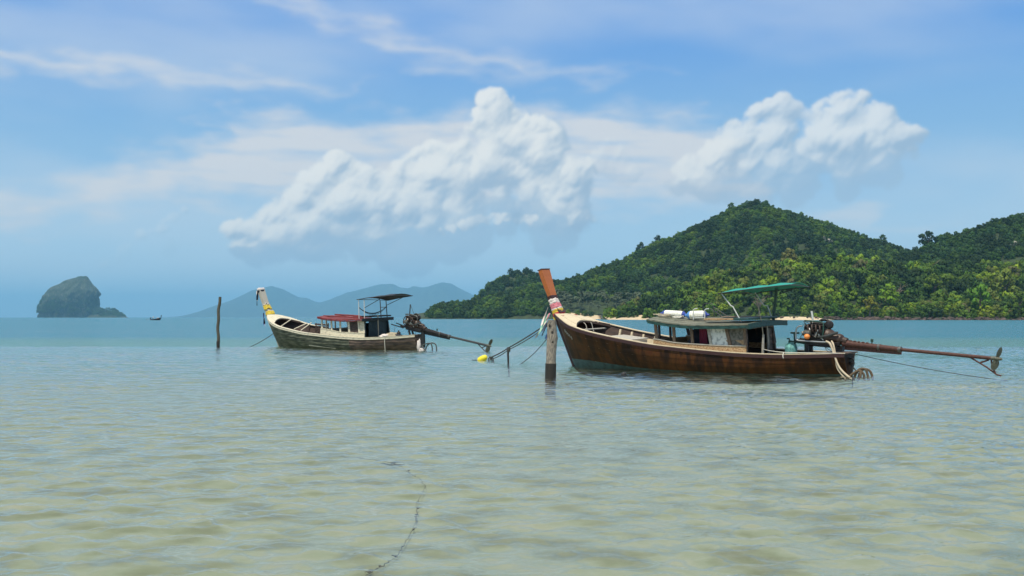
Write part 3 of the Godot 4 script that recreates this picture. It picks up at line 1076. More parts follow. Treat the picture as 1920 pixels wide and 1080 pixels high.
	for k in 1500:
		var x := r.randf_range(150.0, 400.0)
		if fine.get_noise_1d(x * 6.0) < -0.12 and r.randf() < 0.75:
			continue
		var d := 660.0 + r.randf_range(-2.0, 14.0)
		if x < 205.0:
			d += (205.0 - x) * 0.55
		if absf(x - 181.0) < 15.0 and r.randf() < 0.9:
			continue
		var s := r.randf_range(0.3, 1.0) * r.randf_range(0.5, 1.0) * (1.0 + 1.2 * pow(r.randf(), 6.0))
		var t := r.randf_range(0.5, 1.6)
		rocks.append([r.randi() % 3, Transform3D(Basis(Vector3.UP, r.randf() * TAU).scaled(Vector3(s * 1.3, s, s)), Vector3(x, clampf((d - 662.0) * 0.12, 0.0, 1.6), -d)), Color(0.075 * t, 0.055 * t, 0.045 * t)])
	o = Node3D.new()
	o.name = numbered("shore_rocks")
	add_child(o)
	tag(o, "brown boulders along the foot of the right shore", "rocks", "", "stuff")
	scatter("rock", rock_meshes, rocks, leafy("rock"), o)
	make_single_trees(crowns)


func make_single_trees(crowns: Array) -> void:
	var bark := stuff("tree_bark", [0.09, 0.075, 0.055], 0.9)
	var shapes := {"trunk": trunk(1.0, 0.035, 5).mesh(), "bare": bare_tree(6).mesh()}
	# x, distance, crown radius, height of the crown's foot, colour, crown number, name, label
	for q in [
		[378.5, 1000, 7.6, 4.0, DARK, 1, "lone_tree", "lone dark round-topped tree standing on the saddle between the two hills"],
		[-2.0, 1500, 4.6, 3.0, DARK, 2, "crest_tree", "small round tree poking up from the crest of the left headland"],
		[146.0, 1250, 6.0, 4.5, DARK, 0, "crest_tree", "dark bushy tree on the skyline of the long left slope"],
		[166.0, 1250, 5.6, 4.0, DARK, 3, "crest_tree", "second dark tree on the long left slope's skyline, the one nearer the summit"],
		[250.0, 1250, 4.4, 4.0, MID, 4, "crest_tree", "small tree sticking out just left of the hill's summit"],
		[421.0, 1245, 4.6, 5.5, MID, 5, "crest_tree", "thin tree rising above the right shoulder of the tall hill"],
		[174.0, 742, 6.2, 1.0, LIME, 1, "bright_tree", "broad lime-green tree just above the green boat canopy"],
		[245.5, 716, 5.6, 4.0, Color(0.12, 0.215, 0.012), 2, "bright_tree", "vivid yellow-green tree at mid slope above the engine of the near boat"],
		[228.0, 700, 4.2, 2.5, Color(0.17, 0.18, 0.02), 3, "bright_tree", "yellowish tree low on the slope left of the vivid one"],
		[296.0, 695, 5.8, 3.0, Color(0.085, 0.19, 0.012), 4, "bright_tree", "large bright green tree low on the slope near the right edge"],
		[286.0, 745, 4.8, 5.0, Color(0.10, 0.16, 0.015), 5, "bright_tree", "upright light green tree above the large bright one near the right edge"],
		[331.0, 740, 7.2, 6.0, Color(0.12, 0.16, 0.02), 0, "bright_tree", "big olive-lime tree cut by the right edge of the view"],
		[318.0, 690, 5.0, 2.0, Color(0.09, 0.15, 0.015), 1, "bright_tree", "round green tree on the shore at the right edge of the view"],
		[205.0, 812, 5.2, 3.0, Color(0.13, 0.135, 0.035), 2, "bright_tree", "pale olive tree on the near ridge right of the tall hill's foot"],
		[207.0, 705, 4.6, 1.5, Color(0.055, 0.13, 0.012), 3, "shore_tree", "round fresh-green tree at the waterline right of the sand patch"],
		[262.0, 690, 4.8, 1.0, Color(0.05, 0.10, 0.012), 5, "shore_tree", "leafy green tree at the waterline under the vivid yellow-green one"],
		[100.0, 1310, 5.6, 1.0, Color(0.075, 0.13, 0.016), 4, "shore_tree", "bright green tree at the left end of the beach"],
		[121.0, 1280, 6.0, 0.5, Color(0.05, 0.095, 0.016), 0, "shore_tree", "wide green tree at the middle of the beach"],
	]:
		var y := land_height(q[0], q[1])
		if q[6] == "bright_tree":
			q[2] *= 1.25
			q[3] += 2.5
		var o := thing(q[6], q[7], "tree", Transform3D(Basis(), Vector3(q[0], y, -q[1])), {"crest_tree": "trees on the skyline", "bright_tree": "bright trees on the near slope", "shore_tree": "trees along the waterline"}.get(q[6], ""))
		var t := part("trunk", shapes["trunk"], bark, o)
		t.scale = Vector3.ONE * (q[3] + q[2] * 1.6)
		var m := leafy("leaves_of_" + str(q[4]), q[4])
		var c := part("crown", crowns[q[5]], m, o)
		c.scale = Vector3(q[2], q[2] * 1.05, q[2])
		c.position.y = q[3]
	for q in [[256.0, 735, 6.0, "bare grey-brown tree behind the vivid yellow-green one"], [164.0, 730, 5.0, "tall bare pale-stemmed tree by the sand patch"]]:
		var o := thing("bare_tree", q[3], "tree", Transform3D(Basis(), Vector3(q[0], land_height(q[0], q[1]), -q[1])), "bare trees on the near slope")
		var t := part("trunk", shapes["trunk"], bark, o)
		t.scale = Vector3.ONE * q[2] * 1.6
		var c := part("crown", shapes["bare"], stuff("dry_limbs", [0.2, 0.15, 0.11], 0.9), o)
		c.scale = Vector3.ONE * q[2] * 1.1
		c.position.y = q[2] * 0.3
	# bare pale rock faces showing through the forest
	for q in [[334.0, 1165, 1.7, "pale bare rock face high in the forest right of the summit"], [424.0, 928, 2.0, "pale rock outcrop at the right edge above the bright trees"]]:
		var o := thing("rock_face", q[3], "rock", Transform3D(Basis(), Vector3(q[0], land_height(q[0], q[1]), -q[1])), "bare rocks in the forest")
		var r := RandomNumberGenerator.new()
		r.seed = int(q[0])
		for k in 7:
			var m := MB.new()
			var p := PackedVector3Array()
			var at: Vector3 = Vector3((k - 3) * q[2] * 0.8 + r.randfn(), 3.5 + r.randfn() * 1.0 - absf(k - 3) * 0.5, 3.0)
			var size: Vector3 = Vector3(r.randf_range(0.7, 1.2), r.randf_range(0.6, 1.3), 0.7) * q[2]
			for u in 9:
				for c in 11:
					var v := Vector3(sin(PI * u / 8.0) * cos(TAU * (c % 10) / 10.0), cos(PI * u / 8.0), sin(PI * u / 8.0) * sin(TAU * (c % 10) / 10.0))
					p.append(at + v * size * (1.0 + 0.8 * fine.get_noise_3d(v.x * 80.0 + q[0] + k * 50.0, v.y * 80.0, v.z * 80.0)))
			m.grid(p, 11, Vector3.ZERO, at, Color.WHITE, true)
			part("rock", m, stuff("pale_rock", [0.26, 0.25, 0.21], 0.95), o)


# ---------------------------------------------------------------- boats
# A boat's own axes: x from the foot of the bow towards the stern, y up from the waterline, z to the side that faces the camera.

func bar(sections: Array, col := Color.WHITE, m: MB = null) -> MB:
	# a bar through sections [middle, half side, half side]
	if m == null:
		m = MB.new()
	for f in [[1, 1, 1, -1], [-1, -1, -1, 1], [1, 1, -1, 1], [1, -1, -1, -1]]:
		var p := PackedVector3Array()
		for s in sections:
			p.append(s[0] + s[1] * f[0] + s[2] * f[1])
			p.append(s[0] + s[1] * f[2] + s[2] * f[3])
		for k in sections.size() - 1:
			var mid: Vector3 = (sections[k][0] + sections[k + 1][0]) * 0.5
			m.quad(p[2 * k], p[2 * k + 1], p[2 * k + 3], p[2 * k + 2], (p[2 * k] + p[2 * k + 1] + p[2 * k + 2] + p[2 * k + 3]) * 0.25 - mid, col)
	for e in [0, sections.size() - 1]:
		var s: Array = sections[e]
		var t: Array = sections[1 if e == 0 else e - 1]
		m.quad(s[0] + s[1] + s[2], s[0] + s[1] - s[2], s[0] - s[1] - s[2], s[0] - s[1] + s[2], s[0] - t[0], col)
	return m


func hull_at(b: Dictionary, s: float, v: float, side: float, out := 0.0) -> Vector3:
	var yk := tab(b.keel, s)
	var yg := tab(b.gun, s)
	var t := tab(b.half, s) * (1.0 - pow(1.0 - clampf(v, 0.0, 1.0), tab(b.full, s)))
	return Vector3(s, lerpf(yk, yg, v), side * (maxf(t, 0.0) + 0.02 + out))


func seam(b: Dictionary, s: float, k: int, n: int) -> float:
	var yk := tab(b.keel, s)
	var low := clampf((tab(b.paint, s) - yk) / maxf(tab(b.gun, s) - yk, 0.05), 0.03, 0.62)
	return 0.0 if k == 0 else lerpf(low, 1.0, (k - 1) / float(n - 1))


func room(b: Dictionary, s: float, y: float) -> float:
	# half the clear width inside the planking at a height
	var yk := tab(b.keel, s)
	var v := clampf((y - yk) / (tab(b.gun, s) - yk), 0.0, 1.0)
	return maxf(0.04, tab(b.half, s) * (1.0 - pow(1.0 - v, tab(b.full, s))) - 0.07)


func steps(a: float, b: float, n: int) -> Array:
	return range(n + 1).map(func(k): return lerpf(a, b, k / float(n)))


func make_hull(b: Dictionary, root: Node3D) -> void:
	var n: int = b.strakes
	for side in [1.0, -1.0]:
		for k in n:
			for piece in [[-0.74, b.joint], [b.joint, b.length]]:
				var m := MB.new()
				var p := PackedVector3Array()
				for s in steps(piece[0], piece[1], 40):
					var v0 := seam(b, s, k, n)
					var v1 := seam(b, s, k + 1, n)
					p.append(hull_at(b, s, v0, side, -0.01))
					for c in 4:
						var w := c / 3.0
						p.append(hull_at(b, s, lerpf(v0 + 0.004, v1, w), side, b.lap * (1.0 - w) + 0.003))
				m.grid(p, 5, Vector3(0, -0.35, side))
				var mat: Material = mats["antifoul"] if k == 0 and b.blue_bottom else mats[b.hull_fore if piece[0] < 0.0 else b.hull_aft]
				part("hull_plank", m, mat, root)
		var m := MB.new()
		var p := PackedVector3Array()
		for s in steps(-0.55, b.length - 0.03, 50):
			for c in 9:
				var q := hull_at(b, s, lerpf(0.06, 0.985, c / 8.0), side, -0.05)
				if q.z * side < 0.005:
					q.z = side * 0.005
				p.append(q)
		m.grid(p, 9, Vector3(0, 0.3, -side))
		part("inner_planking", m, mats[b.inside], root)
		# rubbing strake and the capping plank on top of it
		var rub := []
		var cap := []
		for s in steps(-0.72, b.length, 60):
			var q := hull_at(b, s, 1.0, side)
			rub.append([q + Vector3(0, -0.045, side * 0.012), Vector3(0, 0, side * 0.028), Vector3(0, 0.05, 0)])
			cap.append([q + Vector3(0, 0.013, -side * 0.035), Vector3(0, 0, side * minf(b.cap_wide, absf(q.z) * 0.6)), Vector3(0, 0.012, 0)])
		part("rubbing_strake", bar(rub), mats[b.rail], root)
		part("gunwale_cap", bar(cap), mats[b.cap], root)
		for s in b.ribs:
			var rib := []
			for c in 7:
				var q := hull_at(b, s, lerpf(0.2, 0.96, c / 6.0), side, -0.075)
				rib.append([q, Vector3(0.035, 0, 0), Vector3(0, 0, side * 0.028)])
			part("rib", bar(rib), mats[b.rib_mat], root)
		if b.has("ceiling"):
			m = MB.new()
			p = PackedVector3Array()
			for s in steps(b.ceiling[0], b.ceiling[1], 8):
				for c in 3:
					p.append(hull_at(b, s, lerpf(0.6, 0.88, c / 2.0), side, -0.065))
			m.grid(p, 3, Vector3(0, 0.2, -side))
			part("ceiling_plank", m, mats["cream_deck"], root)
	# stem, transom, bottom boards
	var stem := []
	for q in b.stem:
		stem.append([Vector3(q[0], q[1], 0), Vector3(0, 0, q[2]), Vector3(0.05, 0.03, 0)])
	part("stem", bar(stem), mats[b.rail], root)
	var tr := MB.new()
	for c in 10:
		var a := hull_at(b, b.length, c / 10.0, 1.0)
		var d := hull_at(b, b.length, (c + 1) / 10.0, 1.0)
		tr.quad(a, d, Vector3(d.x, d.y, -d.z), Vector3(a.x, a.y, -a.z), Vector3(1, 0, 0))
	part("transom", tr, mats[b.hull_aft], root)
	for k in 5:
		var p := PackedVector3Array()
		for s in steps(0.9, b.length - 0.3, 16):
			for e in [0.0, 0.97]:
				var y := maxf(0.12, tab(b.keel, s) + 0.3)
				var wide := room(b, s, y - 0.05)
				p.append(Vector3(s, y, lerpf(-wide, wide, (k + e) / 5.0)))
		var m := MB.new()
		m.slab(p, 2, Vector3(0, -0.03, 0))
		part("floorboard", m, mats["dark_inside"], root)
	# foredeck planks, running aft from the prow to a curved edge
	for k in b.deck_planks:
		var p := PackedVector3Array()
		for r in 15:
			for e in 3:
				var f := lerpf(-1.0, 1.0, (k + lerpf(0.012, 0.988, e / 2.0)) / b.deck_planks)
				var s := lerpf(-0.66, b.deck_end + b.deck_arc * f * f, r / 14.0)
				p.append(Vector3(s, tab(b.gun, s) + 0.028 + 0.07 * (1.0 - f * f) * minf(1.0, tab(b.half, s)) + 0.003 * ((k * 7) % 3), f * maxf(0.02, tab(b.half, s) - 0.015)))
		var m := MB.new()
		m.slab(p, 3, Vector3(0, -0.03, 0))
		part("deck_plank", m, mats[b.deck], root)
	var edge := []
	for k in 13:
		var f := lerpf(-0.96, 0.96, k / 12.0)
		var s: float = b.deck_end + b.deck_arc * f * f - 0.03
		edge.append([Vector3(s, tab(b.gun, s) - 0.03 + 0.07 * (1.0 - f * f), f * (tab(b.half, s) - 0.02)), Vector3(0.025, 0, 0), Vector3(0, 0.045, 0)])
	part("deck_beam", bar(edge), mats["dark_inside"], root)
	# aft deck
	for k in 4:
		var p := PackedVector3Array()
		for s in steps(b.length - 0.75, b.length + 0.1, 5):
			for e in [0.015, 0.985]:
				p.append(Vector3(s, tab(b.gun, minf(s, b.length)) + 0.03, lerpf(-1.0, 1.0, (k + e) / 4.0) * (tab(b.half, minf(s, b.length)) + 0.01)))
		var m := MB.new()
		m.slab(p, 2, Vector3(0, -0.035, 0))
		part("aft_deck_plank", m, mats["hull_rust"], root)


func wall_z(b: Dictionary, s: float) -> float:
	return minf(b.cabin_half, tab(b.half, s) - 0.1)


func make_cabin(b: Dictionary, root: Node3D) -> void:
	for side in [1.0, -1.0]:
		# low side wall
		var p := PackedVector3Array()
		for s in steps(b.cabin[0], b.cabin[1], 18):
			for e in [0.0, 1.0]:
				p.append(Vector3(s, lerpf(tab(b.gun, s) + 0.02, tab(b.coaming, s), e), side * (wall_z(b, s) - 0.02 * e)))
		var m := MB.new()
		m.slab(p, 2, Vector3(0, 0, -side * 0.035))
		part("cabin_side", m, mats[b.cabin_mat], root)
		var rail := []
		for s in steps(b.cabin[0], b.cabin[1], 18):
			rail.append([Vector3(s, tab(b.coaming, s) + 0.012, side * (wall_z(b, s) - 0.03)), Vector3(0, 0, 0.032), Vector3(0, 0.013, 0)])
		part("cabin_sill", bar(rail), mats[b.sill], root)
		var posts: Array = b.posts
		for k in posts.size():
			var s0: float = posts[k][0]
			var s1: float = posts[k][1]
			m = MB.new()
			m.beam(Vector3(s1, tab(b.coaming, s1), side * (wall_z(b, s1) - 0.03)), Vector3(s0, tab(b.eave, s0) + 0.02, side * (wall_z(b, s0) - 0.10)), 0.05, posts[k][2], Vector3(0, 0, 1), 0.006)
			part("window_post", m, mats[posts[k][3] if side > 0.0 else b.far_post], root)
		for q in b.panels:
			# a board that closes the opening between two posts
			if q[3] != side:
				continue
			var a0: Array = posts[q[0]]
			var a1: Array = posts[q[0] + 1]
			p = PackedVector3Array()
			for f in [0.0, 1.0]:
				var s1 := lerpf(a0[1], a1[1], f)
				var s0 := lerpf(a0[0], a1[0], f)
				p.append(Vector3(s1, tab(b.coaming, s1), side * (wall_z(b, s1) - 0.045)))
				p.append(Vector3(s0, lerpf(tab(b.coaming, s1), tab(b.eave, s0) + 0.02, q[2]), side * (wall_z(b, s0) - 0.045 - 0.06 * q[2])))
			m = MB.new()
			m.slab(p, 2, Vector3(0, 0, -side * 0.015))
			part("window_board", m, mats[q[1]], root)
	# front wall under the fore edge of the roof, and the frame of the open back
	var s0: float = b.cabin[0]
	var m := MB.new()
	var p := PackedVector3Array()
	for k in 9:
		var f := lerpf(-1.0, 1.0, k / 8.0)
		var x: float = s0 - 0.16 * (1.0 - f * f)
		p.append(Vector3(x, 0.25, f * wall_z(b, s0)))
		p.append(Vector3(x, tab(b.coaming, s0) - 0.02, f * (wall_z(b, s0) - 0.02)))
	m.slab(p, 2, Vector3(0.03, 0, 0))
	part("cabin_front", m, mats[b.cabin_mat], root)
	for f in [-0.25, 0.4]:
		m = MB.new()
		m.beam(Vector3(s0 - 0.14, tab(b.coaming, s0) - 0.05, f * wall_z(b, s0)), Vector3(s0 - 0.16, tab(b.eave, s0) + 0.05, f * wall_z(b, s0)), 0.06, 0.06)
		part("window_post", m, mats[b.far_post], root)
	var s2: float = b.cabin[1] - 0.02
	for side in [1.0, -1.0]:
		m = MB.new()
		m.beam(Vector3(s2, tab(b.gun, s2), side * (wall_z(b, s2) - 0.06)), Vector3(s2 - 0.05, tab(b.eave, s2) + 0.02, side * (wall_z(b, s2) - 0.13)), 0.07, 0.08)
		part("door_post", m, mats[b.door_post], root)
	m = MB.new()
	m.box(Vector3(s2 - 0.03, tab(b.eave, s2) - 0.03, 0), Vector3(0.05, 0.09, wall_z(b, s2) * 2.0 - 0.2), Basis(), 0.006)
	part("door_header", m, mats[b.door_post], root)
	# a bulkhead of dark boards inside, with the way forward beside it
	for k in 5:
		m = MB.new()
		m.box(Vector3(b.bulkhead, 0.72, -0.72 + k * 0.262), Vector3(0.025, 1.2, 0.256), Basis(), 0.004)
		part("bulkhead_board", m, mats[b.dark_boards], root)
	# roof boards, bowed across and rounded in front
	var n: int = b.roof_boards
	for k in n:
		p = PackedVector3Array()
		for r in 17:
			for e in 3:
				var f := lerpf(-1.0, 1.0, (k + lerpf(0.015, 0.985, e / 2.0)) / n)
				var s := lerpf(b.roof[0] + b.roof_round * f * f, b.roof[1], r / 16.0)
				p.append(Vector3(s, tab(b.eave, s) + 0.085 + b.camber * (1.0 - f * f) + 0.006 * ((k * 5) % 3), f * b.roof_half))
		m = MB.new()
		m.slab(p, 3, Vector3(0, -0.03, 0))
		part("roof_board", m, mats[b.roof_mat], root)
	for side in [1.0, -1.0]:
		for q in b.fascia:
			var trim := []
			for s in steps(b.roof[0] + b.roof_round, b.roof[1], 16):
				trim.append([Vector3(s, tab(b.eave, s) + q[0], side * (b.roof_half + q[2])), Vector3(0, 0, 0.018), Vector3(0, q[1], 0)])
			part("fascia", bar(trim), mats[q[3]], root)
	var front := []
	for k in 13:
		var f := lerpf(-1.0, 1.0, k / 12.0)
		var s: float = b.roof[0] + b.roof_round * f * f - 0.02
		front.append([Vector3(s, tab(b.eave, s) + 0.04 + b.camber * (1.0 - f * f), f * b.roof_half), Vector3(0.018, 0, 0), Vector3(0, 0.045, 0)])
	part("fascia", bar(front), mats[b.front_fascia], root)
	var back := []
	for k in 13:
		var f := lerpf(-1.0, 1.0, k / 12.0)
		back.append([Vector3(b.roof[1] + 0.02, tab(b.eave, b.roof[1]) + 0.02 + b.camber * 0.8 * (1.0 - f * f), f * (b.roof_half + 0.02)), Vector3(0.02, 0, 0), Vector3(0, 0.075, 0)])
	part("fascia", bar(back), mats[b.back_fascia], root)


func rods(called: String, lines: Array, r: float, mat: String, root: Node, sides := 7) -> void:
	for q in lines:
		var m := MB.new()
		m.tube(pts(q), r, sides)
		part(called, m, mats[mat], root)


func make_canopy(c: Array, mat: String, root: Node3D) -> void:
	# cloth stretched between four corners given as near front, near back, far front, far back
	var q := pts(c)
	var p := PackedVector3Array()
	for r in 13:
		for k in 9:
			var u := r / 12.0
			var w := k / 8.0
			var at := q[0].lerp(q[1], u).lerp(q[2].lerp(q[3], u), w)
			at.y += 0.10 * sin(PI * w) + 0.018 * sin(u * PI * 6.0) * sin(PI * w) - 0.03 * pow(absf(2.0 * u - 1.0), 4.0)
			p.append(at)
	var m := MB.new()
	m.slab(p, 9, Vector3(0, -0.012, 0))
	var o := part("canopy", m, mats[mat], root)
	for e in [[0, 1], [2, 3], [0, 2], [1, 3]]:
		m = MB.new()
		m.tube(PackedVector3Array([q[e[0]] + Vector3(0, -0.03, 0), q[e[0]].lerp(q[e[1]], 0.5) + Vector3(0, -0.015, 0), q[e[1]] + Vector3(0, -0.03, 0)]), 0.016, 6)
		part("canopy_rail", m, mats["dark_pipe"], o)


func blade(at: Vector3, along: Vector3, across: Vector3, long: float, wide: float) -> MB:
	var m := MB.new()
	var n := along.cross(across).normalized()
	for s in [-1.0, 1.0]:
		var p := PackedVector3Array()
		for r in 5:
			for k in 17:
				var g := TAU * (k % 16) / 16.0
				var f := r / 4.0
				p.append(at + along * (cos(g) * f * long + long) + across * sin(g) * f * wide + n * (s * 0.008 * (1.0 - f * f) + 0.25 * wide * sin(g) * f))
		m.grid(p, 17, n * s)
	return m


func make_engine(at: Transform3D, root: Node3D, e: Dictionary) -> void:
	# own axes: x aft along the shaft, the pivot on the stern at the origin
	var o := Node3D.new()
	o.name = "engine"
	root.add_child(o)
	o.transform = at
	var m: MB
	for z in [-0.15, 0.15]:
		m = MB.new()
		m.box(Vector3(-0.6, 0.0, z), Vector3(1.35, 0.09, 0.06), Basis(), 0.01)
		part("engine_bed", m, mats["oily_iron"], o)
	m = MB.new()
	m.box(Vector3(-0.5, -0.06, 0), Vector3(0.95, 0.13, 0.26), Basis(), 0.03)
	part("sump", m, mats["oily_iron"], o)
	m = MB.new()
	m.box(Vector3(-0.68, 0.2, 0), Vector3(0.52, 0.34, 0.3), Basis(), 0.03)
	m.box(Vector3(-0.68, 0.16, 0.16), Vector3(0.4, 0.12, 0.06), Basis(), 0.015)
	for k in 4:
		m.box(Vector3(-0.86 + k * 0.12, 0.27, 0.165), Vector3(0.07, 0.09, 0.05), Basis(), 0.01)
	part("engine_block", m, mats[e.block], o)
	m = MB.new()
	m.box(Vector3(-0.68, 0.43, 0), Vector3(0.5, 0.12, 0.24), Basis(), 0.02)
	m.box(Vector3(-0.68, 0.52, 0), Vector3(0.44, 0.07, 0.16), Basis(), 0.03)
	part("cylinder_head", m, mats["oily_iron"], o)
	for k in 4:
		m = MB.new()
		m.tube(curve([[-0.86 + k * 0.12, 0.46, 0.12], [-0.87 + k * 0.12, 0.47, 0.2], [-0.84 + k * 0.12, 0.38, 0.25], [-0.8 + k * 0.11, 0.3, 0.24]], 4), 0.026, 7)
		part("exhaust_branch", m, mats["oily_brown"], o)
	for q in [[-0.99, 0.15, 0.0, 0.11], [-1.0, 0.38, 0.06, 0.075], [-1.0, 0.3, -0.16, 0.06], [-0.99, 0.22, 0.2, 0.07]]:
		m = MB.new()
		m.lathe([[0.0, -0.03], [q[3] * 0.5, -0.03], [q[3] * 0.55, -0.015], [q[3], -0.02], [q[3] * 0.9, 0.0], [q[3], 0.02], [0.02, 0.03], [0.0, 0.03]], Vector3(q[0], q[1], q[2]), Vector3(1, 0, 0), 14)
		part("pulley", m, mats["oily_grey"], o)
	m = MB.new()
	m.tube(curve([[-1.0, 0.04, 0.0], [-1.0, 0.12, 0.11], [-1.0, 0.36, 0.14], [-1.0, 0.46, 0.07], [-1.0, 0.4, -0.02], [-1.0, 0.18, -0.11], [-1.0, 0.04, 0.0]], 5), 0.012, 5)
	part("fan_belt", m, mats["black_rubber"], o)
	m = MB.new()
	m.lathe([[0.0, -0.1], [0.075, -0.1], [0.085, -0.06], [0.085, 0.08], [0.05, 0.1], [0.0, 0.1]], Vector3(-0.84, 0.24, 0.26), Vector3(1, 0, 0), 12)
	part("alternator", m, mats["oily_grey"], o)
	m = MB.new()
	m.lathe([[0.0, -0.09], [0.1, -0.08], [0.12, -0.03], [0.12, 0.05], [0.09, 0.08], [0.0, 0.09]], Vector3(-0.34, 0.5, -0.02), Vector3(0.3, 0.1, 0.9), 14)
	m.tube(curve([[-0.34, 0.5, -0.02], [-0.4, 0.62, -0.02], [-0.55, 0.62, 0.0], [-0.62, 0.54, 0.02]], 4), 0.04, 8)
	part("air_filter", m, mats["oily_iron"], o)
	# the bell housing and gearbox taper towards the shaft
	m = MB.new()
	m.lathe([[0.0, -0.42], [0.2, -0.42], [0.22, -0.38], [0.21, -0.3], [0.15, -0.16], [0.14, -0.06], [0.16, -0.05], [0.15, 0.04], [0.1, 0.1], [0.1, 0.22], [0.0, 0.24]], Vector3(0.0, 0.12, 0), Vector3(1, -0.18, 0), 16)
	part("gearbox", m, mats["oily_brown"], o)
	for k in 5:
		m = MB.new()
		var x := -0.36 + k * 0.11
		m.lathe([[0.0, -0.03], [0.05, -0.03], [0.055, 0.02], [0.02, 0.05], [0.0, 0.05]], Vector3(x, 0.3 - k * 0.05, 0.06 + 0.02 * (k % 2)), Vector3(0.2, 1, 0.5), 9)
		part("gear_cap", m, mats["oily_grey" if k % 2 else "oily_iron"], o)
	m = MB.new()
	m.tube(pts([[-0.5, 0.16, 0.2], [-0.3, 0.2, 0.21], [-0.02, 0.31, 0.18], [0.02, 0.33, 0.175]]), [0.035, 0.04, 0.04, 0.025], 10)
	part("silencer", m, mats["dark_pipe"], o)
	m = MB.new()
	m.tube(curve(e.loop, 6), 0.022, 8)
	part("guard_rail", m, mats[e.loop_mat], o)
	m = MB.new()
	m.tube(curve(e.top_rail, 5), 0.02, 8)
	part("top_rail", m, mats[e.top_mat], o)
	for q in e.wires:
		m = MB.new()
		m.tube(curve(q, 5), 0.007, 5)
		part("cable", m, mats["black_rubber"], o)
	var r := RandomNumberGenerator.new()
	r.seed = 31
	for k in 9:
		m = MB.new()
		var a := Vector3(r.randf_range(-0.95, -0.4), r.randf_range(0.1, 0.5), r.randf_range(0.14, 0.2))
		m.tube(PackedVector3Array([a, a + Vector3(r.randfn() * 0.06, 0.05, 0.06), a + Vector3(r.randfn() * 0.14, r.randfn() * 0.09, 0.05), a + Vector3(r.randfn() * 0.2, -0.08, 0.0)]), 0.012 + 0.008 * (k % 3), 6)
		part("fuel_pipe", m, mats[["oily_grey", "black_rubber", "steel"][k % 3]], o)
	# long tail: housing, its stiffening plate, the shaft, screw and skeg
	var l: float = e.tail
	m = MB.new()
	m.tube(pts([[0.1, 0.03, 0], [0.5, 0.02, 0], [1.72, 0.0, 0]]), [0.1, 0.085, 0.07], 10)
	for k in 6:
		m.box(Vector3(0.2 + k * 0.12, 0.11 - k * 0.004, 0.02), Vector3(0.07, 0.05, 0.06), Basis(Vector3.UP, k * 0.7), 0.01)
	part("shaft_housing", m, mats["rust" if e.rusty else "oily_iron"], o)
	m = MB.new()
	m.box(Vector3(0.95, -0.1, 0), Vector3(1.6, 0.09, 0.03), Basis(Vector3(0, 0, 1), 0.012), 0.006)
	part("stiffener", m, mats["rust" if e.rusty else "oily_iron"], o)
	m = MB.new()
	m.lathe([[0.0, 0.0], [0.015, 0.0], [0.015, 0.06], [0.035, 0.08], [0.04, 0.15], [0.0, 0.15]], Vector3(0.92, 0.06, 0), Vector3.UP, 10)
	part("grease_cup", m, mats["green_pipe"], o)
	m = MB.new()
	m.tube(pts([[1.66, 0.0, 0], [1.74, 0.0, 0]]), 0.082, 10)
	m.tube(pts([[1.1, 0.01, 0], [1.16, 0.01, 0]]), 0.092, 10)
	part("collar", m, mats["oily_grey"], o)
	m = MB.new()
	m.tube(pts([[1.6, 0, 0], [l - 0.15, 0, 0]]), 0.048, 10)
	part("tail_shaft", m, mats["rust" if e.rusty else "dark_pipe"], o)
	m = MB.new()
	m.tube(pts([[l - 0.2, 0, 0], [l - 0.1, 0, 0], [l + 0.06, 0, 0]]), [0.05, 0.06, 0.03], 10)
	part("propeller_hub", m, mats["prop_bronze"], o)
	for k in 2:
		var s := 1.0 - 2.0 * k
		part("propeller_blade", blade(Vector3(l - 0.06, 0.01 * s, 0), Vector3(0.25, 1.0, -0.2).normalized() * s, Vector3(0.45, -0.2, -0.85).normalized(), 0.15, 0.1), mats["prop_bronze"], o)
	for q in [[[l - 0.72, -0.03, 0], [l - 0.3, -0.24, 0], [l - 0.05, -0.4, 0], [l + 0.06, -0.42, 0]], [[l - 0.2, -0.05, 0], [l - 0.17, -0.2, 0], [l - 0.08, -0.37, 0]], [[l - 0.26, -0.05, 0], [l - 0.48, -0.15, 0]]]:
		m = MB.new()
		m.tube(pts(q), 0.022, 7)
		part("skeg_rod", m, mats["rust" if e.rusty else "dark_pipe"], o)


func place(at: Vector3, yaw: float, heel: float) -> Transform3D:
	return Transform3D(Basis(Vector3.UP, deg_to_rad(-yaw)) * Basis(Vector3.RIGHT, deg_to_rad(heel)), at)


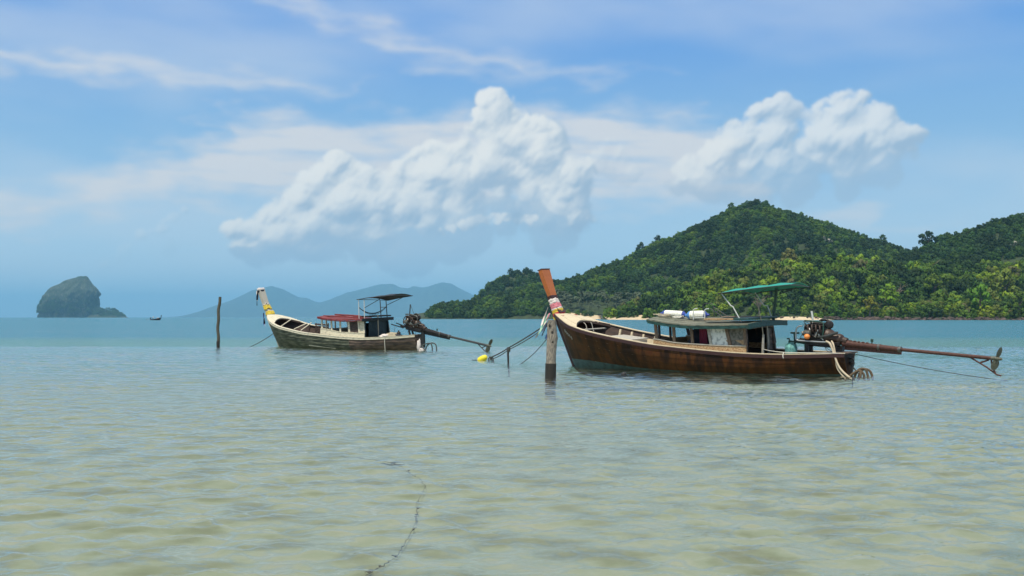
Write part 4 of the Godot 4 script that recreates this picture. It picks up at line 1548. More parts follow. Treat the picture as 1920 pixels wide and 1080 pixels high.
func wound(c: Vector3, up: Vector3, half: Vector2, thick: float, fold: float, seed_: int) -> MB:
	# cloth wound round a post: a lumpy flattened ring
	var r := RandomNumberGenerator.new()
	r.seed = seed_
	var x := Vector3(0, 0, 1)
	var y := up.cross(x).normalized()
	var m := MB.new()
	var line := PackedVector3Array()
	for k in 21:
		var g := TAU * (k % 20) / 20.0
		var sq := pow(pow(absf(cos(g)), 4.0) + pow(absf(sin(g)), 4.0), -0.25)
		line.append(c + (x * cos(g) * half.x + y * sin(g) * half.y) * sq + up * r.randfn() * fold)
	var sides := 8
	var p := PackedVector3Array()
	for k in 21:
		var out := (line[k] - c) - up * (line[k] - c).dot(up)
		out = out.normalized()
		for s in sides + 1:
			var g := TAU * (s % sides) / sides
			p.append(line[k] + out * (cos(g) * 0.02) + up * sin(g) * thick)
	var q := PackedVector3Array()
	for k in 21:
		for s in sides + 1:
			q.append(p[(k % 20) * (sides + 1) + s])
	# each piece of the ring faces away from the ring's own line
	for k in 20:
		for s in sides:
			var a := q[k * (sides + 1) + s]
			var b := q[k * (sides + 1) + s + 1]
			var d := q[(k + 1) * (sides + 1) + s + 1]
			var e := q[(k + 1) * (sides + 1) + s]
			m.quad(a, b, d, e, (a + b + d + e) * 0.25 - (line[k] + line[k + 1]) * 0.5)
	return m


func streamer(a: Vector3, b: Vector3, wide: float, seed_: int) -> MB:
	# a strip of cloth that hangs in folds
	var r := RandomNumberGenerator.new()
	r.seed = seed_
	var p := PackedVector3Array()
	var ph := r.randf() * TAU
	for k in 11:
		var f := k / 10.0
		var c := a.lerp(b, f) + Vector3(sin(f * 9.0 + ph), 0, cos(f * 7.0 + ph)) * 0.025 * f
		var g := ph + f * 1.6
		var w := Vector3(cos(g), 0.1 * sin(f * 8.0), sin(g)) * wide * (0.5 + 0.35 * sin(f * 3.0 + ph) + 0.2 * f)
		for e in [-1.0, -0.3, 0.3, 1.0]:
			p.append(c + w * e * 0.5 + Vector3(-sin(g), 0, cos(g)) * 0.02 * cos(e * 4.0 + ph))
	var m := MB.new()
	m.slab(p, 4, Vector3(0.003, 0.002, 0.003))
	return m


func lump(at: Vector3, size: Vector3, rough: float, seed_: float) -> MB:
	var m := MB.new()
	var p := PackedVector3Array()
	for r in 13:
		for c in 19:
			var g := TAU * (c % 18) / 18.0
			var v := Vector3(sin(PI * r / 12.0) * cos(g), cos(PI * r / 12.0), sin(PI * r / 12.0) * sin(g))
			p.append(at + v * size * (1.0 + rough * fine.get_noise_3d(v.x * 90.0 + seed_ * 100.0, v.y * 90.0, v.z * 90.0)))
	m.grid(p, 19, Vector3.ZERO, at, Color.WHITE, true)
	return m


func fender(label: String, a: Vector3, b: Vector3, r: float, at: Transform3D, cap: String) -> void:
	var o := thing("fender", label, "fender", at, "fenders on the brown boat's roof")
	var d := (b - a).normalized()
	var l := (b - a).length()
	var m := MB.new()
	m.lathe([[0.0, 0.02], [r * 0.55, 0.03], [r * 0.88, 0.08], [r, 0.15], [r, l - 0.15], [r * 0.88, l - 0.08], [r * 0.55, l - 0.03], [0.0, l - 0.02]], a, d, 20)
	part("body", m, mats["white_plastic"], o)
	for e in [[a, d, 1.0], [b, -d, 0.6]]:
		m = MB.new()
		m.lathe([[0.0, -0.07], [r * 0.25, -0.065], [r * 0.3, -0.01], [r * 0.6, 0.022], [r * 0.93, 0.075], [r * 1.012, 0.12 * e[2]], [r * 0.9, 0.121 * e[2]]], e[0], e[1], 20)
		part("end_cap", m, mats[cap if e[2] == 1.0 else "blue_plastic"], o)


func coil(c: Vector3, r: float, turns: int, thick: float, seed_: int) -> MB:
	var g := RandomNumberGenerator.new()
	g.seed = seed_
	var p := PackedVector3Array()
	for k in turns * 14:
		var a := TAU * k / 14.0
		var rr := r * (0.75 + 0.35 * sin(k * 0.37) + 0.1 * g.randfn())
		p.append(c + Vector3(cos(a) * rr * 1.5, 0.012 * (k / 14.0) + absf(g.randfn()) * 0.015, sin(a) * rr))
	var m := MB.new()
	m.tube(p, thick, 6)
	return m


func make_near_boat() -> void:
	var at := place(Vector3(2.078, 0, -36.7), 42.0, 2.5)
	var root := thing("longtail_boat", "brown longtail boat with green canopy and orange prow board, behind the thick mooring post", "boat", at, "moored longtail boats")
	var b := {
		"length": 9.7, "joint": 5.3, "strakes": 5, "lap": 0.003, "blue_bottom": true,
		"gun": [[-0.75, 1.72], [0.0, 1.57], [0.5, 1.40], [1.0, 1.28], [2.0, 1.09], [3.0, 0.94], [4.0, 0.81], [5.0, 0.73], [6.0, 0.66], [7.0, 0.61], [8.0, 0.59], [9.0, 0.60], [9.8, 0.62]],
		"half": [[-0.75, 0.07], [-0.4, 0.36], [0.0, 0.63], [0.5, 0.87], [1.0, 1.0], [2.0, 1.06], [3.0, 1.08], [4.0, 1.07], [5.0, 1.06], [6.0, 1.04], [7.0, 0.98], [8.0, 0.80], [9.0, 0.48], [9.8, 0.29]],
		"keel": [[-0.75, 1.66], [-0.27, 0.64], [-0.09, 0.24], [0.02, 0.0], [0.3, -0.2], [0.8, -0.32], [2.0, -0.38], [5.0, -0.40], [8.0, -0.28], [9.8, -0.12]],
		"full": [[-0.75, 1.1], [0.0, 1.12], [1.0, 1.3], [2.5, 1.9], [4.0, 3.2], [6.0, 4.2], [8.0, 3.2], [9.8, 2.2]],
		"paint": [[-0.2, 0.24], [1.0, 0.22], [2.0, 0.14], [3.0, 0.08], [5.0, 0.045], [9.8, 0.04]],
		"hull_fore": "hull_brown", "hull_aft": "hull_brown", "inside": "dark_inside", "rail": "maroon", "cap": "cream_deck", "cap_wide": 0.06,
		"ribs": [1.25, 1.7, 2.15, 2.6, 3.1, 3.6], "rib_mat": "cream_deck", "ceiling": [1.75, 3.7],
		"stem": [[-0.80, 1.78, 0.05], [-0.29, 0.66, 0.045], [-0.11, 0.25, 0.045], [0.0, 0.0, 0.045], [0.28, -0.21, 0.045], [0.8, -0.34, 0.045]],
		"deck": "cream_deck", "deck_planks": 7, "deck_end": 0.42, "deck_arc": 0.5,
		"cabin": [3.85, 7.0], "cabin_half": 0.93, "cabin_mat": "peeled_brown", "sill": "grey_board",
		"coaming": [[3.8, 0.98], [4.6, 0.88], [5.3, 0.845], [6.0, 0.82], [6.5, 0.81], [7.1, 0.81]],
		"eave": [[3.2, 1.565], [3.8, 1.50], [4.4, 1.42], [5.1, 1.355], [6.2, 1.345], [7.3, 1.37]],
		"posts": [[3.88, 3.96, 0.1, "post_wood"], [4.53, 4.6, 0.1, "post_wood"], [5.15, 5.24, 0.09, "post_wood"], [5.73, 5.87, 0.08, "grey_board"], [6.33, 6.5, 0.1, "post_wood"], [6.92, 6.97, 0.09, "post_wood"]],
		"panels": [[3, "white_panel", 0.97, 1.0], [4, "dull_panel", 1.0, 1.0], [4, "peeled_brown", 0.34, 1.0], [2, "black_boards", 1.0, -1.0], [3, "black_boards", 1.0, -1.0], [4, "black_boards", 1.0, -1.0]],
		"far_post": "dark_inside", "door_post": "hull_rust", "bulkhead": 6.1, "dark_boards": "black_boards",
		"roof": [3.68, 7.22], "roof_round": 0.1, "camber": 0.05, "roof_half": 1.1, "roof_boards": 9, "roof_mat": "roof_boards",
		"fascia": [[0.075, 0.018, 0.0, "roof_boards"], [0.012, 0.045, -0.008, "dark_green"]], "back_fascia": "dark_green", "front_fascia": "dark_green",
	}
	b.panels[2][2] = 0.3
	make_hull(b, root)
	make_cabin(b, root)
	var m: MB
	# prow: a tall flared board on a tapering post
	part("prow_board", bar([[Vector3(-1.20, 3.2, 0), Vector3(0, 0, 0.215), Vector3(0.075, 0.03, 0)], [Vector3(-1.12, 2.97, 0), Vector3(0, 0, 0.205), Vector3(0.075, 0.03, 0)], [Vector3(-0.99, 2.62, 0), Vector3(0, 0, 0.175), Vector3(0.075, 0.03, 0)], [Vector3(-0.87, 2.32, 0), Vector3(0, 0, 0.15), Vector3(0.07, 0.03, 0)]]), mats["orange_wood"], root)
	part("prow_post", bar([[Vector3(-0.87, 2.325, 0), Vector3(0, 0, 0.165), Vector3(0.085, 0.03, 0)], [Vector3(-0.83, 2.2, 0), Vector3(0, 0, 0.155), Vector3(0.09, 0.03, 0)], [Vector3(-0.7, 1.9, 0), Vector3(0, 0, 0.15), Vector3(0.12, 0.05, 0)], [Vector3(-0.56, 1.7, 0), Vector3(0, 0, 0.16), Vector3(0.16, 0.08, 0)]]), mats["maroon"], root)
	m = MB.new()
	m.box(Vector3(-1.215, 3.225, 0), Vector3(0.2, 0.03, 0.45), Basis(Vector3(0, 0, 1), 0.3), 0.006)
	part("prow_cap", m, mats["maroon"], root)
	# the name painted on the bow, worn to a few strokes
	m = MB.new()
	for k in 5:
		var s := 0.14 + k * 0.085
		var y := 1.13 - k * 0.055
		var glyph: Array = [[[0, 0, 0, 1], [0, 1, 0.7, 0], [0.7, 0, 0.7, 1]], [[0, 0, 0.35, 1], [0.35, 1, 0.7, 0], [0.15, 0.4, 0.55, 0.4]], [[0, 0, 0, 1], [0, 1, 0.6, 0.8], [0.6, 0.8, 0.6, 0]], [[0, 1, 0.3, 0], [0.3, 0, 0.7, 1]], [[0, 0, 0, 1], [0, 0.5, 0.6, 0.5], [0.6, 0, 0.6, 1]]][k]
		for g in glyph:
			var line := PackedVector3Array()
			for f in [0.0, 1.0]:
				var ss := s + lerpf(g[0], g[2], f) * 0.075
				var yy := y + lerpf(g[1], g[3], f) * 0.11
				line.append(hull_at(b, ss, (yy - tab(b.keel, ss)) / (tab(b.gun, ss) - tab(b.keel, ss)), 1.0, 0.008))
			m.tube(line, 0.007, 5)
	part("lettering", m, stuff("worn_paint", [0.32, 0.32, 0.29], 0.8), root)
	# covered fish hold behind the foredeck
	for k in 4:
		m = MB.new()
		m.box(Vector3(1.95, 0.93, -0.66 + k * 0.37), Vector3(1.0, 0.035, 0.36), Basis(Vector3(0, 0, 1), -0.1), 0.006)
		part("hold_cover", m, mats["grey_board"], root)
	for s in [1.46, 2.44]:
		m = MB.new()
		m.box(Vector3(s, 0.74, -0.1), Vector3(0.03, 0.32 - (s - 1.5) * 0.1, 1.3), Basis(), 0.004)
		part("hold_wall", m, mats["grey_board"], root)
	m = MB.new()
	m.tube(pts([[0.72, 1.2, -0.85], [0.7, 1.21, 0.7]]), 0.028, 7)
	part("cross_bar", m, mats["grey_board"], root)
	# boards lying on the roof
	for q in [[6.15, 1.575, 0.72, 1.1, 0.22, "peeled_brown"], [6.05, 1.60, 0.42, 1.2, 0.2, "roof_boards"], [6.9, 1.59, 0.1, 0.5, 1.7, "dark_green"], [6.3, 1.60, -0.2, 1.3, 0.3, "post_wood"]]:
		m = MB.new()
		m.box(Vector3(q[0], q[1], q[2]), Vector3(q[3], 0.05, q[4]), Basis(), 0.006)
		part("roof_plank", m, mats[q[5]], root)
	make_canopy([[6.14, 2.36, 0.9], [8.44, 2.57, 0.9], [6.28, 2.32, -0.9], [8.1, 2.47, -0.9]], "green_cloth", root)
	rods("canopy_pole", [[[6.2, 2.33, 0.8], [6.5, 1.97, 0.8], [6.56, 1.95, 0.8], [6.83, 1.5, 0.8]], [[6.42, 2.31, -0.75], [6.7, 1.93, -0.75], [6.82, 1.91, -0.75], [6.97, 1.5, -0.75]]], 0.017, "pale_pipe", root)
	rods("canopy_pole", [[[7.16, 2.42, -0.7], [7.03, 1.5, -0.7]]], 0.045, "green_pipe", root)
	rods("canopy_brace", [[[6.55, 1.95, 0.8], [7.5, 2.44, 0.5]], [[7.11, 2.2, -0.7], [7.75, 2.44, -0.8]], [[6.4, 1.62, 0.4], [6.55, 1.96, 0.8]]], 0.009, "dark_pipe", root)
	# poles standing in the well behind the cabin
	m = MB.new()
	m.tube(pts([[7.2, 0.2, 0.32], [7.22, 0.75, 0.31], [7.24, 1.12, 0.3]]), [0.04, 0.042, 0.036], 8)
	part("standing_pole", m, mats["grey_board"], root)
	rods("standing_pole", [[[7.24, 1.05, 0.3], [7.19, 1.5, 0.3], [7.1, 1.95, 0.3]]], 0.016, "tan_rope", root)
	rods("standing_pole", [[[7.15, 1.36, -0.1], [7.18, 0.75, -0.1]], [[7.1, 1.36, -0.16], [7.12, 0.62, -0.16]]], 0.02, "grey_board", root)
	for k in 3:
		m = MB.new()
		m.box(Vector3(6.95, 0.82, -0.52 - k * 0.135), Vector3(0.02, 0.9, 0.13), Basis(), 0.004)
		part("back_board", m, mats["dull_panel" if k == 0 else "hull_rust"], root)
	# engine on its bracket
	var tilt := Transform3D(Basis(Vector3(0, 0, 1), deg_to_rad(-4.2)), Vector3(9.42, 0.87, 0))
	make_engine(tilt, root, {
		"tail": 4.25, "rusty": true, "block": "oily_iron", "loop_mat": "steel", "top_mat": "green_pipe",
		"loop": [[-1.02, 0.43, 0.24], [-1.14, 0.4, 0.24], [-1.2, 0.3, 0.24], [-1.2, 0.08, 0.24], [-1.15, 0.02, 0.25], [-1.0, 0.01, 0.25], [-0.42, 0.03, 0.26], [-0.2, 0.04, 0.27], [-0.12, 0.0, 0.28], [-0.08, -0.08, 0.28]],
		"top_rail": [[-0.98, 0.58, 0.2], [-0.62, 0.58, 0.2], [-0.45, 0.57, 0.21], [-0.4, 0.52, 0.21], [-0.4, 0.3, 0.21], [-0.42, 0.12, 0.21]],
		"wires": [[[-0.8, -0.05, 0.1], [-0.78, -0.2, 0.16], [-0.7, -0.26, 0.2]], [[-0.7, -0.05, 0.1], [-0.74, -0.22, 0.14], [-0.6, -0.27, 0.2]], [[-0.4, -0.08, 0.1], [-0.3, -0.2, 0.15], [-0.15, -0.26, 0.2]], [[-0.42, -0.08, 0.1], [-0.25, -0.17, 0.15], [-0.05, -0.24, 0.2]], [[-0.95, 0.3, 0.2], [-1.05, 0.1, 0.25], [-0.9, 0.0, 0.22]]],
	})
	m = MB.new()
	m.tube(pts([[8.66, 1.4, 0.05], [8.66, 1.6, 0.05], [8.63, 1.78, 0.05]]), [0.02, 0.03, 0.028], 8)
	part("exhaust_stub", m, mats["pale_pipe"], root)
	rods("engine_stand", [[[8.14, 0.3, 0.1], [8.11, 1.18, 0.1]], [[7.95, 0.93, 0.1], [8.55, 0.86, 0.1]], [[8.0, 1.165, 0.1], [8.26, 1.16, 0.1]], [[8.3, 0.3, -0.15], [8.31, 0.92, -0.15]]], 0.028, "green_pipe", root)
	for z in [-0.12, 0.12]:
		m = MB.new()
		m.box(Vector3(8.5, 0.62, z), Vector3(0.1, 0.5, 0.06), Basis(), 0.008)
		part("engine_stand", m, mats["oily_iron"], root)
	m = MB.new()
	m.box(Vector3(9.4, 0.74, 0), Vector3(0.24, 0.16, 0.2), Basis(), 0.02)
	part("pivot_block", m, mats["oily_iron"], root)
	m = MB.new()
	m.tube(curve([[9.16, 0.95, 0.28], [9.3, 0.88, 0.33], [9.42, 0.6, 0.36], [9.55, 0.31, 0.4], [9.7, 0.13, 0.42], [9.95, -0.05, 0.45]], 5), 0.03, 8)
	part("water_hose", m, mats["hose"], root)
	m = MB.new()
	m.tube(curve([[9.28, 0.95, 0.2], [9.38, 0.86, 0.3], [9.44, 0.6, 0.33], [9.49, 0.28, 0.36], [9.6, 0.1, 0.38], [9.78, -0.06, 0.42]], 5), 0.026, 8)
	part("water_hose", m, mats["hose"], root)
	rods("rudder_rod", [[[9.76, 0.5, 0.0], [9.76, -0.3, 0.0]], [[9.68, 0.36, 0.0], [10.05, -0.06, 0.0]]], 0.018, "dark_pipe", root)
	m = MB.new()
	m.box(Vector3(9.76, 0.46, 0), Vector3(0.12, 0.05, 0.1), Basis(), 0.01)
	m.box(Vector3(9.74, 0.34, 0), Vector3(0.18, 0.08, 0.08), Basis(), 0.01)
	part("rudder_bracket", m, mats["oily_iron"], root)

	# things that lie on the boat or hang from it
	fender("long white fender with blue ends lying on the brown boat's roof", Vector3(3.66, 1.735, 0.12), Vector3(4.5, 1.69, 0.12), 0.105, at, "blue_plastic")
	fender("short fat white fender with a light blue end on the brown boat's roof", Vector3(4.56, 1.665, 0.12), Vector3(5.2, 1.675, 0.0), 0.135, at, "sky_plastic")
	var o := thing("rope_coil", "tangled tan rope heaped on the roof beside the long white fender", "rope", at)
	part("loop", coil(Vector3(4.0, 1.66, 0.48), 0.14, 3, 0.014, 1), mats["tan_rope"], o)
	part("loop", coil(Vector3(4.55, 1.61, 0.58), 0.12, 3, 0.014, 2), mats["white_rope"], o)
	part("loop", coil(Vector3(3.62, 1.68, 0.28), 0.10, 2, 0.012, 3), mats["tan_rope"], o)
	o = thing("rope_tangle", "pale rope dangling over the back edge of the cream foredeck", "rope", at)
	m = MB.new()
	m.tube(curve([[0.4, 1.43, -0.05], [0.55, 1.36, 0.02], [0.62, 1.22, 0.05], [0.7, 1.1, 0.1], [0.78, 1.16, 0.2], [0.7, 1.24, 0.22], [0.66, 1.12, 0.12], [0.72, 1.0, 0.05]], 5), 0.009, 6)
	part("strand", m, mats["white_rope"], o)
	m = MB.new()
	m.tube(curve([[0.35, 1.44, -0.35], [0.52, 1.4, -0.32], [0.6, 1.2, -0.3], [0.72, 1.12, -0.2], [0.75, 1.22, -0.05]], 5), 0.009, 6)
	part("strand", m, mats["white_rope"], o)
	o = thing("ladder_frame", "bent metal boarding ladder lying up on the roof by the short fender", "ladder", at)
	for q in [[[4.9, 1.54, 0.3], [4.9, 1.8, 0.3], [4.96, 1.87, 0.3], [5.05, 1.88, 0.3]], [[4.98, 1.54, 0.42], [4.98, 1.78, 0.42]], [[5.29, 1.54, 0.3], [5.3, 1.8, 0.3], [5.36, 1.86, 0.3], [5.45, 1.87, 0.3]], [[5.38, 1.54, 0.42], [5.38, 1.8, 0.42]]]:
		m = MB.new()
		m.tube(curve(q, 3), 0.015, 7)
		part("rail", m, mats["pale_pipe"], o)
	for y in [1.6, 1.72]:
		m = MB.new()
		m.tube(pts([[4.93, y, 0.34], [5.34, y, 0.34]]), 0.012, 7)
		part("rung", m, mats["pale_pipe"], o)
	o = thing("folding_frame", "dark folding chair frame standing on the roof behind the ladder", "chair frame", at)
	for q in [[[4.86, 1.58, -0.3], [4.87, 1.97, -0.3], [4.95, 2.01, -0.3], [5.17, 2.01, -0.3], [5.24, 1.94, -0.3], [5.28, 1.58, -0.3]], [[5.24, 1.9, -0.3], [5.78, 1.58, -0.3]], [[5.0, 1.85, -0.5], [5.5, 1.56, -0.5]], [[5.2, 1.75, -0.3], [5.2, 1.75, -0.62]]]:
		m = MB.new()
		m.tube(pts(q), 0.014, 7)
		part("tube", m, mats["dark_pipe"], o)
	o = thing("gas_bottle", "aqua gas bottle standing in the stern of the brown boat", "gas bottle", at)
	m = MB.new()
	m.lathe([[0.0, 0.0], [0.15, 0.0], [0.175, 0.04], [0.175, 0.26], [0.15, 0.33], [0.09, 0.375], [0.04, 0.39], [0.0, 0.39]], Vector3(8.0, 0.5, 0.1), Vector3.UP, 20)
	part("tank", m, mats["aqua_paint"], o)
	m = MB.new()
	m.lathe([[0.0, 0.0], [0.03, 0.0], [0.03, 0.05], [0.02, 0.06], [0.02, 0.1], [0.0, 0.1]], Vector3(7.95, 0.88, 0.1), Vector3.UP, 10)
	m.box(Vector3(7.92, 1.0, 0.1), Vector3(0.09, 0.04, 0.04), Basis(), 0.01)
	part("valve", m, mats["green_pipe"], o)
	o = thing("oil_float", "orange plastic float hung on the side of the near engine", "float", at)
	part("ball", lump(Vector3(8.62, 1.08, 0.34), Vector3(0.085, 0.075, 0.08), 0.02, 1.0), mats["orange_plastic"], o)
	m = MB.new()
	m.tube(pts([[8.64, 1.14, 0.34], [8.66, 1.26, 0.26]]), 0.01, 5)
	part("cord", m, mats["dark_rope"], o)
	var tarp := put("tarpaulin", lump(Vector3(4.95, 0.72, -0.15), Vector3(0.5, 0.56, 0.45), 0.35, 3.0), mats["tarpaulin"])
	tarp.transform = at
	tag(tarp, "dark blue tarpaulin heaped inside the brown boat's cabin", "tarpaulin")
	for q in [[5.3, 5.56, "crimson_curtain"], [5.62, 5.8, "crimson_curtain"]]:
		var p := PackedVector3Array()
		for k in 13:
			for y in [0.6, 0.95, 1.34]:
				p.append(Vector3(lerpf(q[0], q[1], k / 12.0), y, 0.62 + 0.018 * sin(k * 1.9)))
		m = MB.new()
		m.slab(p, 3, Vector3(0, 0, -0.004))
		var c := put("curtain", m, mats[q[2]])
		c.transform = at
		tag(c, "wider dark red curtain in the middle window of the brown boat" if q[0] < 5.5 else "narrow dark red curtain beside the white window board", "curtain", "curtains in the brown boat")
	o = thing("looped_hoses", "weedy brown hoses looping out of the water behind the brown boat's stern", "hose", at)
	for q in [[[9.95, -0.1, 0.35], [10.02, 0.12, 0.3], [10.12, 0.22, 0.25], [10.25, 0.18, 0.2], [10.32, -0.1, 0.2]], [[10.0, -0.1, 0.2], [10.06, 0.1, 0.15], [10.15, 0.2, 0.1], [10.3, 0.14, 0.05], [10.38, -0.1, 0.05]], [[9.75, -0.1, 0.45], [9.92, 0.06, 0.4], [10.08, 0.17, 0.3], [10.2, 0.08, 0.25], [10.22, -0.1, 0.25]], [[10.1, 0.2, 0.28], [10.16, 0.06, 0.34], [10.08, -0.1, 0.4]]]:
		m = MB.new()
		m.tube(curve(q, 4), 0.034, 8)
		part("hose", m, mats["weedy_hose"], o)
	# cloths wound round the prow
	o = thing("prow_garland", "pink, white and yellow cloths tied round the orange prow with streamers hanging down", "garland", at)
	var up := Vector3(-0.35, 0.94, 0).normalized()
	var n := 0
	for q in [[2.17, "white_cloth", 0.05], [2.09, "white_cloth", 0.04], [2.02, "pink_cloth", 0.05], [1.945, "pink_cloth", 0.045], [1.88, "white_cloth", 0.03], [1.83, "yellow_cloth", 0.035], [1.775, "yellow_cloth", 0.03], [1.73, "red_cloth", 0.04], [1.69, "red_cloth", 0.035]]:
		var f: float = (2.2 - q[0]) / 0.5
		part("wound_cloth", wound(Vector3(-0.83 + 0.24 * f, q[0], 0), up, Vector2(0.16, 0.11 + 0.06 * f), q[2], 0.012, n), mats[q[1]], o)
		n += 1
	for q in [["red_cloth", -0.6, 1.72, 0.1, -0.15, 1.68, 0.3, 0.1], ["red_cloth", -0.55, 1.75, -0.1, -0.1, 1.66, -0.3, 0.12], ["white_cloth", -0.9, 1.95, 0.2, -0.98, 1.35, 0.5, 0.07], ["mint_cloth", -0.9, 1.72, 0.2, -1.02, 1.05, 0.62, 0.16], ["pale_blue_cloth", -0.88, 1.74, 0.15, -0.98, 1.15, 0.46, 0.16], ["white_cloth", -0.88, 1.65, 0.2, -1.05, 0.95, 0.72, 0.13], ["black_cloth", -0.84, 1.5, 0.25, -0.92, 1.0, 0.55, 0.12], ["blue_cloth", -0.82, 1.45, 0.2, -0.85, 0.9, 0.45, 0.14], ["yellow_cloth", -0.72, 1.7, 0.12, -0.62, 1.4, 0.16, 0.09], ["pink_cloth", -0.86, 1.75, 0.18, -0.92, 1.4, 0.4, 0.1]]:
		part("streamer", streamer(Vector3(q[1], q[2], q[3]), Vector3(q[4], q[5], q[6]), q[7], n), mats[q[0]], o)
		n += 1
	# a pale line along the near gunwale
	var line := MB.new()
	line.tube(curve([[7.22, 0.7, 0.3], [7.6, 0.68, 0.6], [8.1, 0.655, 0.74], [8.6, 0.645, 0.62], [9.2, 0.64, 0.45], [9.72, 0.63, 0.32]], 6), 0.013, 6)
	line.tube(curve([[8.12, 0.65, 0.78], [8.13, 0.56, 0.84], [8.14, 0.5, 0.83]], 4), 0.016, 6)
	var l := put("stern_line", line, mats["white_rope"])
	l.transform = at
	tag(l, "pale rope lying along the brown boat's rail from cabin to stern", "rope")


func make_far_boat() -> void:
	var at := place(Vector3(-12.55, 0, -59.34), 35.0, 2.0)
	var root := thing("longtail_boat", "weathered grey longtail boat with a red cabin roof and a dark canopy", "boat", at, "moored longtail boats")
	var b := {
		"length": 9.8, "joint": 6.2, "strakes": 5, "lap": 0.02, "blue_bottom": false,
		"gun": [[-0.75, 1.75], [0.0, 1.55], [0.5, 1.36], [1.0, 1.21], [2.0, 1.03], [3.0, 0.87], [4.0, 0.78], [5.0, 0.70], [6.0, 0.645], [7.0, 0.62], [8.0, 0.645], [9.0, 0.69], [9.9, 0.75]],
		"half": [[-0.75, 0.07], [-0.4, 0.42], [0.0, 0.76], [0.5, 1.0], [1.0, 1.12], [2.0, 1.24], [3.0, 1.24], [4.0, 1.18], [5.0, 1.14], [6.0, 1.12], [7.0, 1.08], [8.0, 0.9], [9.0, 0.55], [9.9, 0.30]],
		"keel": [[-0.75, 1.69], [-0.64, 1.22], [-0.18, 0.52], [0.02, 0.0], [0.3, -0.2], [0.8, -0.32], [2.0, -0.38], [5.0, -0.40], [8.0, -0.26], [9.9, -0.1]],
		"full": [[-0.75, 1.15], [0.0, 1.25], [1.0, 1.7], [2.5, 2.7], [4.0, 3.8], [6.0, 4.2], [8.0, 3.2], [9.9, 2.2]],
		"paint": [[-0.2, 0.3], [1.0, 0.26], [2.0, 0.2], [3.0, 0.13], [5.0, 0.09], [9.9, 0.08]],
		"hull_fore": "hull_grey", "hull_aft": "hull_rust", "inside": "dark_inside", "rail": "cream_paint", "cap": "cream_paint", "cap_wide": 0.09,
		"ribs": [1.2, 1.8, 2.4, 3.0], "rib_mat": "dark_inside",
		"stem": [[-0.86, 1.85, 0.05], [-0.70, 1.25, 0.045], [-0.22, 0.54, 0.045], [0.0, 0.0, 0.045], [0.28, -0.21, 0.045], [0.8, -0.34, 0.045]],
		"deck": "cream_paint", "deck_planks": 7, "deck_end": 0.2, "deck_arc": 0.55,
		"cabin": [4.08, 7.08], "cabin_half": 1.0, "cabin_mat": "cream_paint", "sill": "cream_paint",
		"coaming": [[4.0, 1.06], [4.8, 0.98], [5.5, 0.88], [6.1, 0.87], [6.8, 0.84], [7.2, 0.84]],
		"eave": [[3.5, 1.63], [4.1, 1.58], [4.4, 1.53], [5.2, 1.46], [5.9, 1.43], [6.5, 1.44], [7.3, 1.49]],
		"posts": [[4.1, 4.2, 0.1, "cream_paint"], [4.77, 4.87, 0.09, "cream_paint"], [5.39, 5.47, 0.1, "cream_paint"], [5.98, 6.08, 0.12, "cream_paint"], [6.64, 6.76, 0.1, "cream_paint"], [6.96, 7.06, 0.08, "cream_paint"]],
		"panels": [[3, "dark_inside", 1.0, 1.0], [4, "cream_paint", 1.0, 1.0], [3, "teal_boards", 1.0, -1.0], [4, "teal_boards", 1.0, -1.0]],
		"far_post": "cream_paint", "door_post": "teal_boards", "bulkhead": 6.3, "dark_boards": "teal_boards",
		"roof": [3.92, 7.12], "roof_round": 0.14, "camber": 0.01, "roof_half": 1.15, "roof_boards": 9, "roof_mat": "red_boards",
		"fascia": [[0.07, 0.028, 0.0, "red_paint"], [0.01, 0.022, -0.02, "red_paint"]], "back_fascia": "black_boards", "front_fascia": "red_paint",
	}
	make_hull(b, root)
	make_cabin(b, root)
	var m: MB
	part("prow_board", bar([[Vector3(-1.36, 3.12, 0), Vector3(0, 0, 0.2), Vector3(0.08, 0.03, 0)], [Vector3(-1.2, 2.75, 0), Vector3(0, 0, 0.185), Vector3(0.08, 0.03, 0)], [Vector3(-1.02, 2.35, 0), Vector3(0, 0, 0.16), Vector3(0.085, 0.03, 0)], [Vector3(-0.86, 2.05, 0), Vector3(0, 0, 0.15), Vector3(0.1, 0.04, 0)], [Vector3(-0.62, 1.75, 0), Vector3(0, 0, 0.17), Vector3(0.14, 0.07, 0)]]), mats["grey_board"], root)
	# a strip of dark paint and a pale scar low on the side
	var scar := []
	for s in steps(3.4, 5.2, 12):
		scar.append([hull_at(b, s, 0.5 - 0.035 * (s - 3.4), 1.0, 0.014), Vector3(0, 0.018, 0.004), Vector3(0, 0, 0.006)])
	part("pale_batten", bar(scar), mats["cream_paint"], root)
	make_canopy([[6.65, 2.55, 1.0], [8.93, 2.73, 1.0], [6.94, 2.46, -1.0], [8.61, 2.68, -1.0]], "navy_cloth", root)
	rods("canopy_pole", [[[6.73, 2.53, 0.95], [6.74, 1.5, 0.95]], [[7.1, 2.5, 0.95], [7.1, 1.52, 0.95]]], 0.022, "pale_pipe", root)
	rods("canopy_pole", [[[6.45, 2.43, -0.95], [6.5, 1.5, -0.95]], [[6.85, 2.46, -0.95], [6.92, 1.5, -0.95]]], 0.024, "dark_pipe", root)
	rods("canopy_brace", [[[7.1, 2.1, 0.95], [8.0, 2.6, 0.6]], [[6.9, 2.19, -0.95], [8.0, 2.58, -0.95]], [[6.5, 2.08, -0.95], [6.92, 2.1, -0.95]]], 0.016, "dark_pipe", root)
